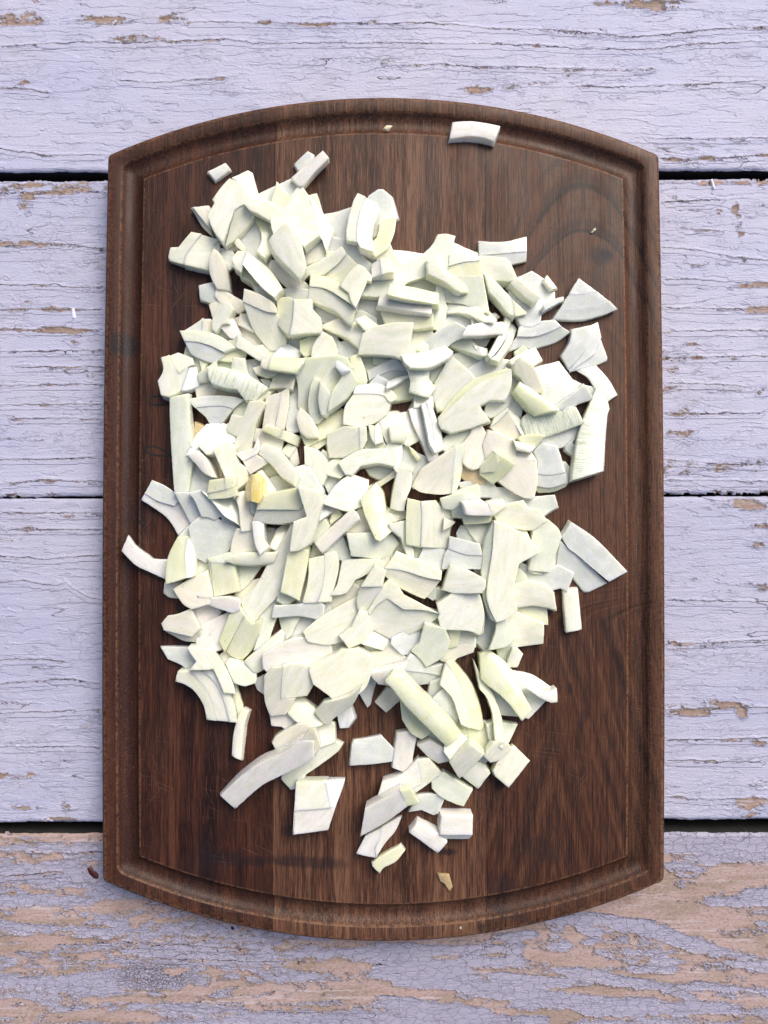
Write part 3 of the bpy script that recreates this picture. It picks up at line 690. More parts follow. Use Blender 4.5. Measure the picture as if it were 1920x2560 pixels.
DATA = """
T 0 0
0 g 3|small translucent ribbed onion sliver lying alone above the top left of the heap|806,288 970,208 1022,270 878,374
0 c 5|cream triangle of onion wedged behind the left side of the big ridged white block|670,618 818,602 840,690 834,830|@c,0,SW1.2 650,620 670,618 834,830 834,866 740,770
0 c 3|dim little rounded onion stub in the dark gap under the tip of the big ridged block|945,985 1030,930 1065,990 985,1020
0 g 3|bluish onion flake half hidden behind the leaning upright piece at the upper left|905,1005 1010,1060 1045,1140 1000,1220 930,1180
0 g 4|grey mauve onion cube at the left rim of the heap with a tiny dark fleck|725,1340 860,1352 900,1380 880,1500 735,1470
0 c 4|tiny pinkish onion chip tucked under the white upright curl at the left rim|815,1515 870,1490 920,1500 890,1560 850,1640
1 c 3 tE.15|beige bar of onion running right from the grey mauve cube at the left rim|905,1370 1010,1410 1130,1500 1100,1600 1010,1560 870,1440
1 w 5|left spreading white onion chunk with two cusps pointing at the board edge|443,1080 463,990 540,985 600,910 655,845 745,862 610,1060 590,1150 450,1110|@w,.3,E.2 745,862 905,897 850,960 820,1190 590,1150 610,1060|@w,0,E1.2 905,897 900,1000 850,1150 820,1190 850,960
2 c 4 tS.2|upright beige onion leaf standing against the two cusped white chunk|870,1005 930,1060 990,1200 1018,1388 890,1372 835,1260 810,1130 830,1060
0 g 3|wide translucent onion skin deep behind the bright summit of the heap|1040,890 1130,750 1215,690 1300,830 1330,1000 1360,1180 1250,1100 1180,1000 1060,930
1 c 4|small rounded cream nub at the edge of the translucent skin beside the ridged block|1050,940 1085,900 1135,960 1130,1005 1070,980
0 g 3|pale translucent arc of onion peeking out above the summit flaps|1280,500 1420,420 1600,360 1700,420 1640,520 1440,640 1370,610
2 w 9 tE.1|large white onion block with a rounded yellowish ridge at the top left of the heap|800,700 870,580 850,548 935,430 1010,350 1085,385 1150,470 1190,560 1060,640 1000,790 945,945 870,850|@w,.2,E.15 1085,385 1030,345 1070,325 1175,268 1218,290 1245,400 1278,505 1190,560 1150,470|@w,0,SE.8 1190,560 1280,510 1205,690 1040,880 945,945 1000,790 1060,640
2 y 2|thin curved yellowish ribbon dropping below the shelf at the left of the summit|1210,690 1280,720 1380,760 1420,930 1350,1110 1260,1020 1300,930 1290,830
3 w 4 tS.2|curved white shelf of onion bridging the big ridged block and the summit|1150,610 1265,535 1360,590 1450,660 1380,730 1280,700 1210,670
3 y 3 tS.3|pointed pale yellow onion fin standing beside the summit|1443,375 1560,510 1500,620 1440,660 1380,610
1 y 4|pale yellow strip of onion lying right below the long white bar at the upper left|1140,1175 1260,1250 1425,1400 1400,1440 1200,1310 1098,1245
1 g 4|dull onion wedge under the right end of the long white bar at the upper left|1240,1350 1330,1370 1420,1460 1400,1530 1300,1480
2 w 7|long white onion bar with a slanting left end and one dark speck|1165,1030 1370,1180 1460,1300 1500,1370 1420,1450 1300,1350 1130,1150|@w,0,W.7 1010,1065 1075,998 1165,1030 1130,1150 1110,1210 1050,1160
2 w 4 tS.25|small white upright onion curl at the left rim between two beige bars|930,1490 1010,1500 1045,1560 1000,1640 1010,1690 940,1700 880,1780 850,1740 850,1659 870,1600
2 c 4 tS.3|cream onion slab leaning out from under the summit toward the lower right|1359,1180 1394,1105 1480,1130 1559,1200 1609,1240 1724,1370 1709,1450 1569,1360 1429,1260
3 g 3|small pale onion lens below the cream slab under the summit|1499,1365 1724,1385 1699,1450 1639,1470 1559,1420
T 1 0
1 g 3 tW.2|pale bluish onion bar lying under the crossed bar above the summit|-55,213 70,98 132,140 0,265 -25,275
3 m 4 tS.1|pinkish white onion bar laid crosswise on another above the summit|-85,345 210,95 268,165 140,290 50,400 10,410
1 w 4|short white onion stick poking out behind the right shoulder of the summit|98,515 155,487 215,650 130,600
0 g 3|translucent grey onion disc with a scalloped edge right of the summit|250,700 340,660 450,655 500,760 440,930 280,890
3 w 3 tN.4|bright upper flap of onion rising to a point at the summit of the heap|15,405 50,470 110,540 90,570 -180,650 -90,530 -20,430
4 w 8 tS.05|big bright five sided onion slab forming the summit of the heap|-280,710 -180,645 90,560 110,620 150,760 180,880 40,985 -90,870 -160,920 -215,950 -260,830|@w,0,E.6 90,560 110,540 210,650 308,790 235,1010 200,900 180,880 150,760 110,620
3 w 5|white onion square tucked under the lower right of the summit slab|20,940 200,870 245,1090 60,1150 40,1100|@w,.1 200,870 245,900 250,1000 240,1080
5 w 5 tN.3|bright kite shaped onion piece hanging over the front of the summit slab|-265,1000 -170,925 -85,870 30,990 75,1210 5,1300 -100,1200 -200,1110
1 g 3|rounded grey onion petal behind the thick curved block in the upper middle|630,515 720,455 765,455 850,520 905,715 780,730 730,830 680,870 660,740 640,640
3 w 7 tW.1|thick curved two layered onion block standing out in the upper middle|530,483 605,520 550,680 525,850 530,940 430,925 427,830 445,720 460,660 490,560|@w,.3,E.25 605,520 700,560 740,630 690,740 665,850 683,1020 560,990 530,940 525,850 550,680
2 y 3 tW.3|narrow beige onion strip hanging below the rounded grey petal|730,760 800,725 890,715 870,860 810,1010 690,1090 710,900 730,820
0 m 3|broad mauve membrane of onion peeking out along the top edge right of the middle|850,1010 970,1020 1130,1055 1050,1150 960,1200 880,1120
1 p 3|small dull onion disc in the hollow below the thick curved block|560,1040 600,1010 690,1030 690,1110 650,1150 600,1110
1 w 4|pale onion wedge leaning behind the small white cube in the upper middle|700,1070 820,1000 880,1060 960,1180 870,1250 800,1150
1 g 5 tS.1|grey translucent onion sheet sloping right of the summit above the two layered slab|270,895 370,905 490,930 540,960 570,1060 650,1160 655,1260 550,1200 430,1030 390,1000 280,1050 240,1060
2 w 4|rough white onion edge showing behind the layered yellow slab at the upper right|1410,955 1540,1000 1640,1040 1600,1090 1385,1075
0 g 3|dull onion sheet lying between the ribbed arch and the stacked bars|540,1430 720,1430 760,1500 760,1640 700,1700 560,1640 510,1560
1 p 3|translucent onion sheet glinting beneath the ribbed arch in the upper middle|960,1300 1180,1180 1280,1260 1250,1400 1100,1390 960,1360
2 p 5 tS.15|long translucent ribbed onion arch curving from the top right to the upper middle|1268,868 1345,862 1435,885 1420,940 1390,1040 1355,1160 1250,1200 1000,1310 920,1340 800,1430 580,1410 600,1300 670,1245 870,1210 1000,1130 1130,1050 1220,960
4 w 6|small white onion cube with one blue white facet sitting above the ribbed arch|735,1095 820,1075 872,1210 750,1235|@m,0,W.5 657,1125 735,1095 750,1235 660,1250
3 p 4 tS.1|layered pale yellow onion slab with three bands at the upper right|1375,1060 1500,1030 1630,1030 1665,1110 1500,1130 1365,1165|@y,-.3,S.2 1365,1165 1500,1130 1665,1110 1690,1250 1450,1240 1340,1210|@p,-.6,S.2 1340,1210 1450,1240 1690,1250 1725,1420 1755,1585 1600,1550 1500,1500 1340,1480
4 w 5|bright crescent of onion with a yellow green rim at the upper right|1168,1125 1290,1165 1400,1255 1480,1400 1430,1380 1340,1310 1175,1230|@k,.2,NE.8 1165,1085 1250,1115 1400,1200 1520,1310 1560,1385 1480,1400 1400,1255 1290,1165 1168,1125
2 p 4|narrow upright pale green onion strip right of the stacked bars|1265,1290 1340,1300 1345,1500 1340,1659 1345,1740 1230,1740 1225,1520 1250,1380
1 y 2|yellowish onion corner peeking from under the summit beside a wide two banded block|240,1040 330,1020 350,1060 260,1100
3 w 6 tW.1|wide two banded onion block right below the summit with a faint dark fleck|70,1165 200,1110 390,990 430,1060 350,1150 220,1245 80,1250 30,1300 0,1290|@w,-.3,S.2 430,1060 530,1145 450,1240 400,1325 330,1310 220,1245 350,1150
4 w 6 tE.15|plain white onion cube with a rolled right edge in the upper middle|540,1145 600,1180 665,1260 660,1305 620,1300 560,1440 515,1550 470,1400 400,1330 470,1200
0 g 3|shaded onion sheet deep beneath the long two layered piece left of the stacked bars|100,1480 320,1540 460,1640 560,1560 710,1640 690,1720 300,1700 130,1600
4 y 7 tS.1|long two layered onion piece with a yellow upper lip left of the stacked bars|98,1237 240,1262 400,1350 530,1450 515,1550 400,1470 240,1375 85,1350|@w,-.5,S.2 85,1350 240,1375 400,1470 515,1550 475,1690 430,1660 320,1560 110,1480 60,1460
2 y 4|lowest broad yellow onion bar of the stack of bars in the upper middle|755,1530 1000,1560 1210,1590 1230,1600 1228,1700 1237,1720 1100,1740 820,1690 755,1620
3 m 4|mauve white onion bar in the middle of the stack of bars|735,1425 940,1460 1190,1510 1225,1520 1210,1600 1000,1570 712,1522
4 y 5|topmost yellowish onion bar of the stack of bars in the upper middle|830,1330 1040,1360 1280,1412 1275,1515 1180,1500 940,1460 800,1425
2 w 3|slender curved white onion strip below the three banded slab at the upper right|1345,1530 1400,1515 1560,1540 1700,1610 1800,1680 1690,1680 1560,1610 1460,1590 1350,1600
0 g 5|broad dull onion slab filling the hollow below the slender curved strip|1340,1590 1480,1600 1640,1640 1700,1700 1640,1760 1345,1760
T 2 0
0 g 4|grey white two banded onion rectangle sticking out at the top right of the heap|-10,925 100,938 240,935 340,910 433,885 433,1025 230,1045 -10,1060|@g,-.3,S.2 433,1025 433,1105 290,1138 200,1115 0,1080 -10,1060 230,1045
0 g 4|flat grey onion square under the short stick at the upper right|475,1207 580,1310 695,1440 570,1600 470,1700 400,1690 300,1500 265,1420 285,1330 380,1250
1 w 6 tS.2|curved white onion block with glossy ribs below the grey two banded rectangle|0,1060 130,1075 240,1085 280,1130 325,1275 270,1305 160,1295 60,1285 20,1240 -20,1150
0 w 3|small white onion triangle lying above the big three banded wedge on the right|620,1238 716,1365 650,1380 582,1300
1 g 4|thin grey onion comma between the flat square and the big three banded wedge|585,1530 620,1480 770,1440 778,1475 690,1520 600,1570
0 g 5|big three banded onion wedge alone at the upper right of the board|912,1272 1080,1395 940,1420 820,1425 860,1350|@g,.2,S.1 820,1425 940,1420 1080,1395 1190,1480 1000,1540 740,1550|@g,.4,S.2 740,1550 1000,1540 1190,1480 1272,1555 1150,1605 980,1645 830,1652 680,1640
1 p 4|curved pale green onion strip with a pointed yellow end at the upper right|20,1250 110,1310 200,1400 280,1490 300,1560 310,1645 250,1620 150,1500 70,1420|@y,.4,E.3 280,1490 425,1600 420,1620 310,1645 300,1560
2 w 5 tS.1|short white onion stick resting on the flat grey square at the upper right|325,1270 380,1300 565,1445 500,1510 380,1420 275,1320
0 g 3|little grey onion flake just left of the pointed yellow end of the curved strip|80,1605 140,1585 185,1630 160,1650
0 s 1.5|tiny pale seed like onion crumb on the bare upper right of the board|1028,845 1065,805 1075,820 1040,852
0 w 3|small pale onion block at the left end of the pinkish flat bar|-60,1590 0,1580 60,1610 160,1659 100,1700 -60,1700
T 0 1
0 g 3|faint onion wedge above the leftmost long layered wedge at the left rim|640,95 740,0 760,-20 750,120
0 c 3|short beige onion tab standing above the leftmost long layered wedge|760,-10 835,-10 850,150 760,140
0 g 3|dim onion disc between the upright curl and the fan at the upper left|860,80 940,60 1020,170 1000,210 880,180
1 m 4|mauve onion stick leaning down right from the upright curl|970,30 1040,-20 1105,120 1070,165 1010,165 930,50
0 c 3|shaded onion corner left of the double banded fan|1100,-40 1080,60 1230,110 1310,215 1270,240 1100,140 1050,60
2 c 3|small beige onion flap just left of the double banded fan|1105,-60 1085,40 1235,115 1180,20
0 p 3|dull yellow onion chip under the leftmost long layered wedge|610,240 660,320 745,360 760,430 700,460 670,340 620,310
1 y 3|yellowish onion piece under the right tail of the leftmost long layered wedge|930,355 970,300 1060,265 1160,290 1155,360 1040,365
0 y 2|tiny yellow onion tip below the leftmost long layered wedge|740,350 810,390 780,430
2 p 5 tS.1|leftmost long layered onion wedge pointing at the board edge above the glossy cube|545,95 700,97 850,120 960,170 1068,255 960,298 840,240 720,205 590,195|@g,-.4,S.2 590,195 720,205 840,240 960,298 950,330 855,392 740,355 645,305
2 c 6 tS.15|double banded onion fan at the upper left beside the yellow cornered cube|1145,-289 1260,-249 1400,-169 1440,-119 1440,-70 1350,-79 1130,-169|@w,-.3,S.2 1130,-169 1350,-79 1450,-60 1500,80 1520,120 1520,245 1375,278 1310,200 1210,60
4 w 10|glossy white onion cube with a yellow left corner just below the summit|1600,-190 1770,-195 1770,-105 1850,-20 1858,75 1845,118 1660,130 1560,140 1590,0|@y,0,W.5 1425,-195 1480,-230 1560,-225 1600,-190 1590,0 1560,140 1500,90 1440,20 1440,-110
0 g 3|small grey onion triangle right below the yellow cornered cube|1550,185 1650,165 1700,200 1610,255
0 p 4|pale onion lump half buried under the blue white triangle|1270,250 1450,270 1400,330 1330,330
2 w 4|white onion stick with a square end lying under the fan at the left|1090,135 1200,210 1350,330 1300,375 1270,370 1140,285 1060,250|@y,0,W.4 985,180 1030,178 1090,135 1060,250 1020,215
1 b 4|blue white onion triangle on top of the yellow bar left of the middle|1550,218 1655,300 1620,355 1405,330
0 w 8|leftmost glossy onion cube with a bite out of its left side|375,345 455,320 480,400 545,500 625,430 600,520 560,650 450,712 375,692 345,560 388,490 395,420|@w,.2,N.2 455,320 525,290 660,345 680,400 625,430 545,500 480,400|@b,0,E.5 625,430 690,420 725,590 640,632 560,650 600,520
0 c 3|dull cream onion piece below the long ribbed roll at the left|690,635 830,560 850,590 930,640 860,690 720,702
0 n 2|small brownish yellow onion scrap in the shade below the long ribbed roll|930,630 1080,650 1140,730 1000,700 870,690
1 p 3|short translucent onion strip sticking out left of the long ribbed roll|715,490 810,430 870,400 860,530 730,580
0 p 3|faint onion sheet behind the long ribbed roll at the left|850,420 900,370 980,365 1040,400 1040,480 860,470
1 w 4|upright white onion tab behind the long ribbed roll|1035,345 1150,350 1165,460 1190,520 1040,480
0 g 3|translucent onion sheet between the upright tab and the bright yellow bar|1160,390 1300,370 1300,450 1260,520 1300,600 1190,520
2 w 3|thin onion flap just beneath the left end of the bright yellow bar|1220,440 1290,420 1450,470 1440,520 1340,530 1250,490
3 k 6|bright yellow green onion bar above the middle left of the heap|1395,335 1700,350 1690,400 1620,487 1480,470 1360,455|@c,0,W.2 1325,328 1395,335 1360,455 1290,430 1300,370
1 c 4|cream onion block directly below the bright yellow bar|1460,480 1620,490 1610,560 1590,640 1500,625 1415,600
1 g 3|small grey onion corner at the right end of the long ribbed roll|1290,540 1390,555 1395,600 1350,610
2 r 5 tS.1|long ribbed onion roll pointing right at the middle left of the heap|803,430 960,435 1170,500 1300,580 1370,625 1290,700 1250,745 1150,740 1080,640 980,630 850,590 820,540|@y,0,E1 1370,625 1412,632 1330,720 1290,750 1250,745 1290,700
1 g 5|flat three banded onion fan pointing down at the middle left of the heap|612,730 830,695 1040,705 1150,735 1040,820 960,795 820,795 690,810|@g,-.3,S.1 690,810 820,795 960,795 1040,820 940,945 880,905 790,895|@g,-.6,S.1 790,895 880,905 940,945 850,1010
1 p 5|longest upright pale onion strip at the left rim beside two burnt loops|455,715 630,675 630,760 605,1590 500,1590 470,1200 455,850
0 n 3|tan onion triangle peeking out right of the longest upright strip|685,940 770,975 700,1070 685,1010
0 p 3|shaded onion slope between the three banded fan and the glossy curl|1060,870 1140,760 1300,740 1200,900 1130,900
1 g 3|dim curved onion sheet below the three banded fan at the left|645,1230 665,1140 700,1070 800,960 950,950 1000,985 860,1060 740,1250
0 g 3|grey two tone onion slab just right of the foot of the longest strip|605,1340 700,1330 810,1400 880,1470 830,1620 640,1600 605,1480
0 c 3|dim beige onion piece under the pink leaf at the middle left|780,1230 950,1200 930,1300 890,1450 800,1330
2 c 5 tN.15|pinkish onion leaf sloping up to the glossy curl at the middle left|710,1150 860,1060 985,980 1050,1100 960,1150 890,1240 790,1240
2 m 4 tW.1|pointed mauve onion leaf just right of the longest upright strip|620,1245 720,1200 800,1280 890,1450 850,1450 770,1410 690,1320
0 n 4|tan onion heel deep in the dark gap at the middle left|905,1330 930,1310 990,1440 950,1450
2 c 6 tW.1|two banded cream onion strip standing upright left of the middle|1345,700 1480,665 1470,770 1430,960 1430,1000 1310,990 1335,820|@c,.2,E.2 1480,665 1560,608 1550,800 1510,1015 1430,1000 1465,780
1 c 3|beige onion corner between the upright cream strip and the black dotted arc|1220,1010 1300,1000 1380,1070 1490,1100 1470,1200 1380,1170 1290,1120
1 m 5|pink white onion square with a faint fold below the glossy curl|1055,1225 1230,1180 1270,1060 1290,1190 1260,1240 1130,1300|@m,-.2,S.2 1130,1300 1260,1240 1370,1310 1190,1425
0 y 3|yellowish onion shard between the pink square and the black dotted arc|1250,1390 1370,1310 1440,1380 1440,1420 1300,1420
0 w 3|two small white onion facets behind the black dotted arc|1480,1210 1550,1140 1630,1170 1560,1280|@w,0,E.2 1560,1280 1630,1170 1655,1320 1600,1380
3 w 6|glossy white onion curl with an angular left shoulder left of the middle|1030,865 1130,890 1190,750 1290,735 1350,760 1300,850 1240,1000 1210,1190 1080,1215 1040,1170 1075,1075 985,1040 980,1000
3 y 4|yellow tipped onion bar with a wet white end left of the middle|1295,1010 1355,960 1500,1010 1470,1090|@y,0,E.2 1500,1010 1659,1070 1630,1165 1490,1100 1470,1090
2 w 6 tW.1|broken white onion block pointing down toward the small yellow core|885,1210 1020,1120 1060,1250 1090,1310 1160,1360 1150,1480 1070,1550 980,1440
3 w 5 tW.1|smooth white onion arc carrying one black dot left of the middle|1330,1135 1450,1180 1560,1300 1640,1430 1600,1520 1480,1440 1400,1340 1270,1230 1290,1180
3 y 5|small cube of two onion layers with a yellow end left of the small yellow core|820,1475 960,1455 970,1565 800,1600|@y,0,E.2 960,1455 1055,1440 1050,1540 970,1565|@y,-.5 805,1600 970,1565 1065,1540 1085,1620 960,1645 810,1655
1 w 3|small dim onion chip in the gap left of the small yellow core|1085,1550 1150,1580 1150,1640 1100,1630
3 w 4|narrow white onion blade right of the small yellow core|1265,1400 1305,1385 1430,1600 1420,1630 1310,1640 1295,1480
2 w 5|squat white onion block below the black dotted arc|1385,1490 1440,1430 1530,1480 1610,1600 1610,1640 1440,1640
4 q 7|small deep yellow onion core standing in the left of the heap|1225,1425 1260,1412 1305,1470 1300,1640 1270,1690 1210,1670 1205,1540|@n,0,W.7 1145,1530 1205,1420 1225,1425 1205,1540 1210,1670 1150,1670
T 1 1
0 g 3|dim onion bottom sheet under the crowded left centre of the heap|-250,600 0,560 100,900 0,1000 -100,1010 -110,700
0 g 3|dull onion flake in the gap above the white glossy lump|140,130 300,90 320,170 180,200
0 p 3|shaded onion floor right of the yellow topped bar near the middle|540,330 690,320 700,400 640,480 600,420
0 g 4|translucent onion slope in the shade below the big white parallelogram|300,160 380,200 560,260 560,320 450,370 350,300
1 y 4|small green yellow onion cube right of the blue white triangle|5,200 170,130 150,200 110,285 50,310 0,300
1 w 5|wet white onion lump under the yellow cornered cube's right side|120,240 210,110 300,160 350,290 330,330 130,330
2 w 4 tS.2|wide white onion flap sloping down left of the big white parallelogram|230,60 380,-30 480,10 620,110 570,160 550,265 420,165 280,105
2 p 3|pale yellow onion fold above the big white parallelogram|520,0 600,-40 730,70 620,105 530,30
3 w 7|big smooth white parallelogram of onion above the middle of the heap|575,130 700,65 880,30 1045,30 1020,180 995,300 860,335 680,320 550,305
1 w 6|rough white onion block right of the big white parallelogram|1045,45 1180,60 1190,130 1100,270 1000,290 1010,180
1 p 3|pale onion sheet below the grey blue blade right of the middle|1070,270 1130,215 1210,280 1150,300
3 g 4 tS.1|grey blue onion blade pointing up right above the white curved bar|1125,215 1290,80 1435,15 1565,135 1440,190 1290,250 1200,280
0 p 4|pale yellow onion slab under the right end of the white curved bar|1390,330 1620,310 1620,400 1600,440 1480,440
0 p 3|yellowish onion sheet between the ribbed plug and the broad cream square|1180,440 1330,400 1260,520 1210,560
2 p 4|long pale green onion splinter at the right of the upper middle|1350,210 1450,175 1659,250 1690,330 1660,330 1480,270
3 w 6 tS.1|white curved onion bar above the ribbed plug in the middle|930,320 1100,300 1240,270 1330,232 1415,295 1370,350 1190,440 1020,445 960,390
0 p 3|yellowish onion flap below the big white parallelogram|680,330 870,330 880,400 740,410 670,400
0 g 5|dark shaded two banded onion fan in the hollow at the middle|620,470 760,400 870,345 990,440 995,470 840,470 700,520 640,560|@g,-.4,S.3 640,560 700,520 840,470 995,470 1000,520 900,530 800,570 690,570
1 b 3|little blue white onion triangle above the large layered petal in the middle|715,500 810,575 790,620 640,590
1 g 3|small grey onion shard left of the bare wood patch in the middle|800,570 900,525 990,535 880,605 800,620
0 y 5|round shouldered yellowish onion piece beside the bare wood patch|900,590 1000,540 1020,650 1050,700 880,750 860,680
2 r 6 tE.1|ribbed white onion plug standing upright in the middle|980,440 1180,440 1190,540 1212,620 1190,715 1110,700 1000,655 1015,560
1 p 3|dim onion shard below the ribbed plug|1010,810 1050,730 1070,790 1060,810
1 w 3|dull onion panel right below the ribbed plug|1050,700 1210,710 1230,800 1130,780 1060,800
3 y 6|short pale yellow onion bar beside the nested petals left of the middle|455,345 550,312 600,450 625,560 600,585 535,590 480,450
1 p 4|broad translucent onion dome behind the nested petals left of the middle|-20,600 0,350 200,335 340,325 440,350 460,450 300,560 120,700 80,860 0,800
2 p 3 tN.1|outer cream onion petal of the nested set left of the middle|90,620 130,530 185,560 165,700 210,880 165,960 110,920 75,760
3 w 3|glassy middle onion petal of the nested set left of the middle|185,560 310,420 400,500 400,600 270,700 200,640
4 w 4|narrow white inner onion petal of the nested set left of the middle|185,570 270,650 240,800 265,870 240,895 190,870 165,720
4 p 4 tS.1|yellow edged onion petal on the right of the nested set left of the middle|260,800 300,650 360,560 480,460 530,560 500,620 430,720 260,850
4 b 3|small blue white onion cube on top of the nested petals|310,420 350,372 460,460 385,500
1 y 3|long yellow onion bar slanting below the nested petals|0,1050 60,1080 160,1000 380,810 410,850 390,960 100,1150 75,1165
2 c 4|cream onion strip lying over the long slanting yellow bar|-40,900 0,800 90,880 160,1000 170,1080 60,1080 0,1030
3 w 7 tN.1|large layered white onion petal with a yellow spot in the middle|500,600 700,583 830,625 892,700 890,735 825,762 780,700 700,680 490,680|@w,-.4,S.1 490,680 700,680 780,700 835,780 800,870 700,940 575,985 390,960 410,800
0 y 4|pale onion strip left of the pearly cube below the middle|100,1165 245,1080 250,1110 200,1170 130,1195
2 w 6|pearly onion cube with a crinkled facet below the large layered petal|250,1050 400,975 545,985 550,1190 400,1270 270,1270 250,1150|@p,0,E.5 545,985 615,980 620,1100 580,1180 550,1190
0 g 3|translucent onion floor left of the grey prow under the pearly cube|210,1190 270,1260 350,1300 250,1330 200,1250
1 p 3|pale onion sheet below the glassy bowl|610,1000 650,1100 800,1160 700,1200 610,1190
2 w 5|narrow wet white onion ridge left of the glassy bowl|625,960 690,975 690,1150 650,1080|@w,0,E.5 690,975 735,920 775,1120 690,1150
0 w 3|small onion sheet at the lower edge of the bare wood patch|800,860 900,840 960,870 850,900
2 w 4|glassy onion bowl with a torn lower right corner in the middle|730,900 870,860 1000,870 1050,1000 1075,1095 990,1175 940,1130 800,1150 750,1020
3 w 4|square translucent chip of onion inside the glassy bowl|820,980 970,960 990,1050 960,1120 840,1120
1 w 6|pale onion cube behind the right end of the arched slab|770,1180 920,1150 940,1290 890,1370 840,1300
3 m 4 tN.1|pearly long onion strip left of its two banded twin right of the middle|1000,820 1090,795 1130,850 1190,1000 1280,1210 1240,1290 1190,1305 1130,1150 1040,960
3 g 5|two banded greyish onion strip standing right of the pearly strip|1120,770 1160,760 1200,900 1225,1060 1245,1225 1200,1150 1160,960|@g,.2,E.3 1160,760 1210,755 1250,880 1305,1040 1320,1190 1245,1225 1225,1060 1200,900
0 g 3|wide translucent onion sheet left of the big cream sail|930,1180 1080,1220 1200,1330 1090,1450 1030,1530 1030,1350 940,1290
1 y 3|thin yellow onion matchstick on the translucent sheet left of the cream sail|1010,1160 1115,1270 1090,1300 1040,1240
0 p 3|dull onion chip between the arched slab and the cream needle|600,1370 900,1360 860,1390 700,1460 640,1430
1 p 3|yellow grey onion chip at the left foot of the arched slab|250,1320 340,1300 410,1430 370,1460 250,1430
0 g 4|greyish onion panel below the left end of the arched slab|245,1420 400,1420 460,1440 340,1540 280,1620
3 w 5 tS.1|smooth arched white onion slab below the pearly cube|350,1310 550,1200 700,1190 800,1190 870,1355 720,1325 560,1350 415,1425
2 w 6 tE.1|rounded white onion prow left of the arched slab|35,1160 150,1190 240,1280 250,1440 200,1540 170,1450 80,1320
2 g 4|flat greyish onion block left below the rounded prow|-60,1380 80,1320 200,1545 195,1580 -60,1570
1 c 3 tS.1|thin cream onion needle pointing up right below the arched slab|625,1560 740,1480 870,1385 885,1410 740,1540 640,1600
3 w 6 tW.1|wide frosted white onion slab with clipped corners below the arched slab|330,1520 460,1415 635,1475 630,1570 550,1680 420,1765 215,1680 240,1640
3 w 7 tS.1|tall upright white onion bar with a green tinted top in the middle of the heap|880,1450 905,1360 1035,1400 1025,1540 985,1640 960,1760 900,1760 832,1735 850,1600|@y,0,N.4 905,1360 930,1300 1045,1355 1035,1400
2 p 4|pale green onion slice right below the tip of the cream sail|1290,1700 1440,1610 1500,1550 1640,1510 1660,1540 1640,1630 1480,1720
1 p 4|pale onion diagonal strip right of the two banded strip|1310,1130 1540,990 1575,1040 1520,1130 1320,1210
2 w 4|broad cream onion square behind the yellow edged slab right of the middle|1220,700 1230,600 1330,420 1390,340 1600,510 1600,640 1480,700 1270,840 1240,760
1 g 4|greyish onion sheet above the yellow edged slab at the right|1570,470 1659,370 1740,360 1940,390 1960,460 1700,520 1610,530
3 w 3|white onion tongue hanging from the right end of the yellow edged slab|1900,460 1980,480 1989,620 1959,760 1859,860 1759,907 1734,870 1769,750
4 w 5|broad yellow edged onion slab right of the middle|1280,910 1500,700 1660,575 1955,465 1950,600 1900,740 1750,740 1659,790 1680,830 1760,930 1560,1000 1400,1040 1300,1000 1275,950|@k,0,NW.6 1475,640 1659,510 1880,445 1945,445 1955,465 1660,575 1500,700 1280,910 1275,890
2 c 6 tE.1|cream rounded onion block between the cream sail and the yellow green square|1520,1150 1570,1040 1659,975 1695,1000 1680,1150 1700,1280 1600,1380 1545,1360
3 c 7 tS.05|large pointed cream sail of onion right of the middle|1030,1540 1120,1370 1430,1160 1410,1350 1395,1600 1300,1610 1120,1590|@p,0,E.8 1430,1160 1520,1120 1510,1300 1490,1450 1420,1640 1395,1600 1410,1350
0 n 4|tan shaded onion chunk under the yellow green square|1500,1380 1600,1380 1659,1430 1700,1510 1560,1490 1500,1430
T 2 1
0 g 4|long grey onion leaf with two bands at the right rim|360,60 500,15 690,-6 750,60 640,110 500,150 340,150|@g,-.2,S.2 340,150 500,150 640,110 750,60 840,108 700,200 560,240 500,265 410,235 265,285 290,220
2 p 5 tE.1|curved two layered onion strip at the inner end of the long grey leaf|75,320 150,180 210,60 240,-50 290,0 230,180 150,300 95,355|@w,-.3,E.3 290,0 355,60 300,200 180,380 95,355 160,300 240,170
3 m 4|pinkish flat onion bar left of the long grey leaf|-170,150 -120,60 0,35 210,28 210,140 150,140 0,150
0 g 3|shaded onion disc under the pinkish flat bar|-100,150 110,150 60,240 0,240 -80,200
1 w 5|stubby pale onion bar under the curved two layered strip|-40,240 70,260 70,345 -20,320
0 g 5|grey three banded onion block at the far right of the heap|845,85 1010,50 1010,150 960,290 820,460 750,330 820,220 840,150|@g,.1,E.1 1010,50 1095,10 1125,150 1060,310 830,478 820,460 960,290 1010,150|@g,.1,E.3 1125,150 1195,330 1190,360 1100,400 830,478 1060,310
0 g 4|curved grey onion strip under the grey three banded block at the right|890,465 1075,415 1190,550 1270,690 1165,740 1080,610 1000,540
0 g 3|grey onion sliver between the flat grey sheet and the tall ribbed fin|840,550 950,590 1080,620 1010,700 850,660
0 g 3|dim onion strip under the slanting pale yellow plank at the right|290,700 370,760 380,900 290,830
1 g 5|flat pale grey onion sheet with a ragged top at the right of the heap|470,455 640,400 730,375 770,430 850,540 905,620 830,660 770,770 700,780 590,700 540,600
1 g 3|small grey onion triangle left of the tall ribbed fin|960,582 1012,720 900,780 770,820 700,800 850,680
1 p 3|little onion tab poking up above the white hooked piece at the right|315,290 400,228 425,270 320,310
2 w 5 tS.1|white onion hook above the slanting pale yellow plank|260,375 400,290 515,250 580,370 450,420 410,400 360,440 300,420
2 w 4|smooth white onion strip reaching down to the slanting pale yellow plank|305,440 360,360 470,450 540,600 565,690 500,660 360,550
3 k 5 tS.1|slanting pale yellow onion plank at the right of the heap|310,660 370,555 500,650 740,830 520,870 420,770
